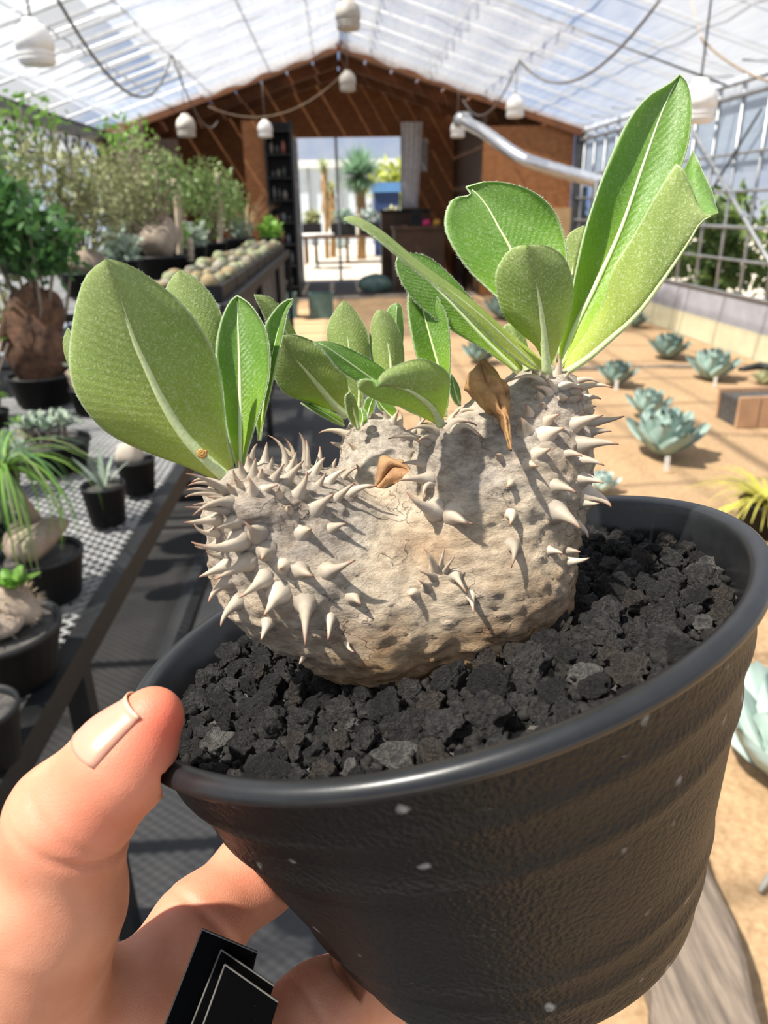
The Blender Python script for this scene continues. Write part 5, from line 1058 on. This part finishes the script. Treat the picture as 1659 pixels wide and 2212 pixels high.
r1 = ramp(SKIN, n1.outputs['Fac'], [(.3, (.52, .21, .118)), (.7, (.62, .285, .17))]); mm = nd(SKIN, 'ShaderNodeMix', data_type='RGBA'); lk(SKIN, at.outputs['Fac'], mm.inputs[0]); lk(SKIN, r1.outputs[0], mm.inputs[6]); mm.inputs[7].default_value = (.66, .13, .07, 1)
lk(SKIN, mm.outputs[2], kb.inputs['Base Color']); kb.inputs['Roughness'].default_value = .56; kb.inputs['Subsurface Weight'].default_value = .35; kb.inputs['Subsurface Radius'].default_value = (1, .35, .2); kb.inputs['Subsurface Scale'].default_value = .005
wv = nd(SKIN, 'ShaderNodeTexVoronoi', Scale=2600.0); lk(SKIN, tcn.outputs['Object'], wv.inputs['Vector']); n4 = nd(SKIN, 'ShaderNodeTexNoise', Scale=420.0, Detail=8, Roughness=.7); lk(SKIN, tcn.outputs['Object'], n4.inputs['Vector']); a2 = nd(SKIN, 'ShaderNodeMath', operation='ADD'); lk(SKIN, wv.outputs['Distance'], a2.inputs[0]); lk(SKIN, n4.outputs['Fac'], a2.inputs[1])
bpn = nd(SKIN, 'ShaderNodeBump', Strength=.16, Distance=.0004); lk(SKIN, a2.outputs[0], bpn.inputs['Height']); lk(SKIN, bpn.outputs[0], kb.inputs['Normal'])
hand = thing('hand', 'hand gripping the black pot rim between thumb and curled fingers', 'hand', pts.mean(0))
ho = obj('skin', pts, fcs, SKIN, hand)
fl = np.exp(-((pts-atz(372, 1560, .131))**2).sum(1)/.0075**2)*.9 + .35*np.exp(-((pts-atz(230, 1760, .125))**2).sum(1)/.012**2) + .25*np.exp(-((pts-atz(560, 1890, .175))**2).sum(1)/.016**2)
a_ = ho.data.attributes.new('flush', 'FLOAT', 'POINT'); a_.data.foreach_set('value', np.clip(fl, 0, 1).astype(np.float32))
# thumb nail
p0, p1 = atz(232, 1682, .133), atz(335, 1542, .1335); ax = (p1-p0)/np.linalg.norm(p1-p0)
nd_ = cw((-.67, .58, .46)); nd_ = nd_ - ax*(nd_@ax); nd_ /= np.linalg.norm(nd_); sd = np.cross(ax, nd_)
if sd@RT < 0: sd = -sd
NT, NA = 16, 13; V = []; Lh = np.linalg.norm(p1-p0); last = None
for i in range(NT):
    t = i/(NT-1)*1.0; row = []
    for j in range(NA):
        th = math.radians(-50+100*j/(NA-1)); tt = .30+.74*t - .07*(1-abs(j/(NA-1)*2-1)**2)*(1-t) ; d = nd_*math.cos(th)+sd*math.sin(th); o_ = p0 + ax*Lh*min(tt, .92)
        a, c = 0., .03
        for _ in range(28):
            mdl = (a+c)/2
            if hand_sdf((o_+d*mdl)[None])[0] < 0: a = mdl
            else: c = mdl
        rd = a; extra = ax*Lh*max(0, tt-.92)*.8
        edge = min(1, 4*min(j, NA-1-j)/(NA-1)+.25)
        row.append(o_+extra+d*(rd + .00022*edge*min(1, .3+3*t)))
    V += row
f = [(i*NA+j, i*NA+j+1, (i+1)*NA+j+1, (i+1)*NA+j) for i in range(NT-1) for j in range(NA-1)]
nl = obj('thumb_nail', V, f, [pm('nail', (.60, .30, .21), (.56, .26, .175), 60, .30, spec=.4), pm('nail_tip', (.68, .44, .29), (.64, .40, .26), 60, .3)], hand, mi=[1 if (q//(NA-1)) >= NT-2 else 0 for q in range(len(f))])
so_ = nl.modifiers.new('thick', 'SOLIDIFY'); so_.thickness = .0004; so_.offset = 0

# ------------------------------------------------------------------ black plant labels held in the palm
LBL, lb_, _o = new('black_label'); lb_.inputs['Base Color'].default_value = (.004, .004, .004, 1); lb_.inputs['Roughness'].default_value = .5; lb_.inputs['Specular IOR Level'].default_value = .04
tcn = nd(LBL, 'ShaderNodeTexCoord'); n1 = nd(LBL, 'ShaderNodeTexNoise', Scale=900.0, Detail=4); lk(LBL, tcn.outputs['Object'], n1.inputs['Vector']); r1 = ramp(LBL, n1.outputs['Fac'], [(.70, (.001, .001, .001)), (.78, (.03, .027, .02))]); lk(LBL, r1.outputs[0], lb_.inputs['Base Color'])
LEDGE = pm('label_edge', (.16, .15, .13), (.08, .075, .07), 200, .5)
for k, (q, Z, lbx) in enumerate((([(437, 2006), (556, 2056), (500, 2300), (330, 2280)], .1500, 'black plastic plant label at the back of the stack in the palm'), ([(478, 2050), (592, 2128), (520, 2330), (380, 2300)], .1475, 'black plastic plant label in the middle of the stack in the palm'), ([(486, 2082), (601, 2163), (545, 2350), (400, 2320)], .1450, 'black plastic plant label at the front of the stack in the palm'))):
    A_ = np.array([atz(*c, Z-.004*(i > 1)) for i, c in enumerate(q)]); nn = np.cross(A_[1]-A_[0], A_[3]-A_[0]); nn /= np.linalg.norm(nn)
    if nn@F > 0: nn = -nn
    e = .00035; t = thing('plant_label', lbx, 'plant label', A_.mean(0)); V = np.concatenate([A_+nn*e, A_-nn*e])
    obj('card', V, [(0,1,2,3), (7,6,5,4), (0,4,5,1), (1,5,6,2), (2,6,7,3), (3,7,4,0)], LBL, t, False)
    for i, j in ((3, 0), (0, 1)): mb('edge', MB().tube([A_[i]+nn*e, A_[j]+nn*e], .00016, 5), LEDGE, t)

# ------------------------------------------------------------------ tiny snail on the big left leaf
p = pv(438, 979, -.0225) - F*.0008
a = np.linspace(0, 4.2*np.pi, 70); r_ = .00085*(a/a[-1])**.8
sn = thing('snail', 'tiny round brown snail sitting on the base of the largest left leaf', 'snail', p)
mb('shell', MB().tube(p + (np.cos(a)*r_)[:, None]*RT + (np.sin(a)*r_)[:, None]*UP - F*(.0006*(1-a/a[-1]))[:, None], .0001+.00028*(a/a[-1]), 8), pm('snail_shell', (.45, .25, .05), (.28, .14, .03), 900, .35), sn, True)
mb('foot', MB().tube([p-RT*.0009-UP*.0007+F*.0003, p-UP*.0009+F*.0003, p+RT*.0011-UP*.0006+F*.0003], [.0001, .0003, .00012], 8), pm('snail_foot', (.20, .13, .05), None, 500, .4), sn, True)
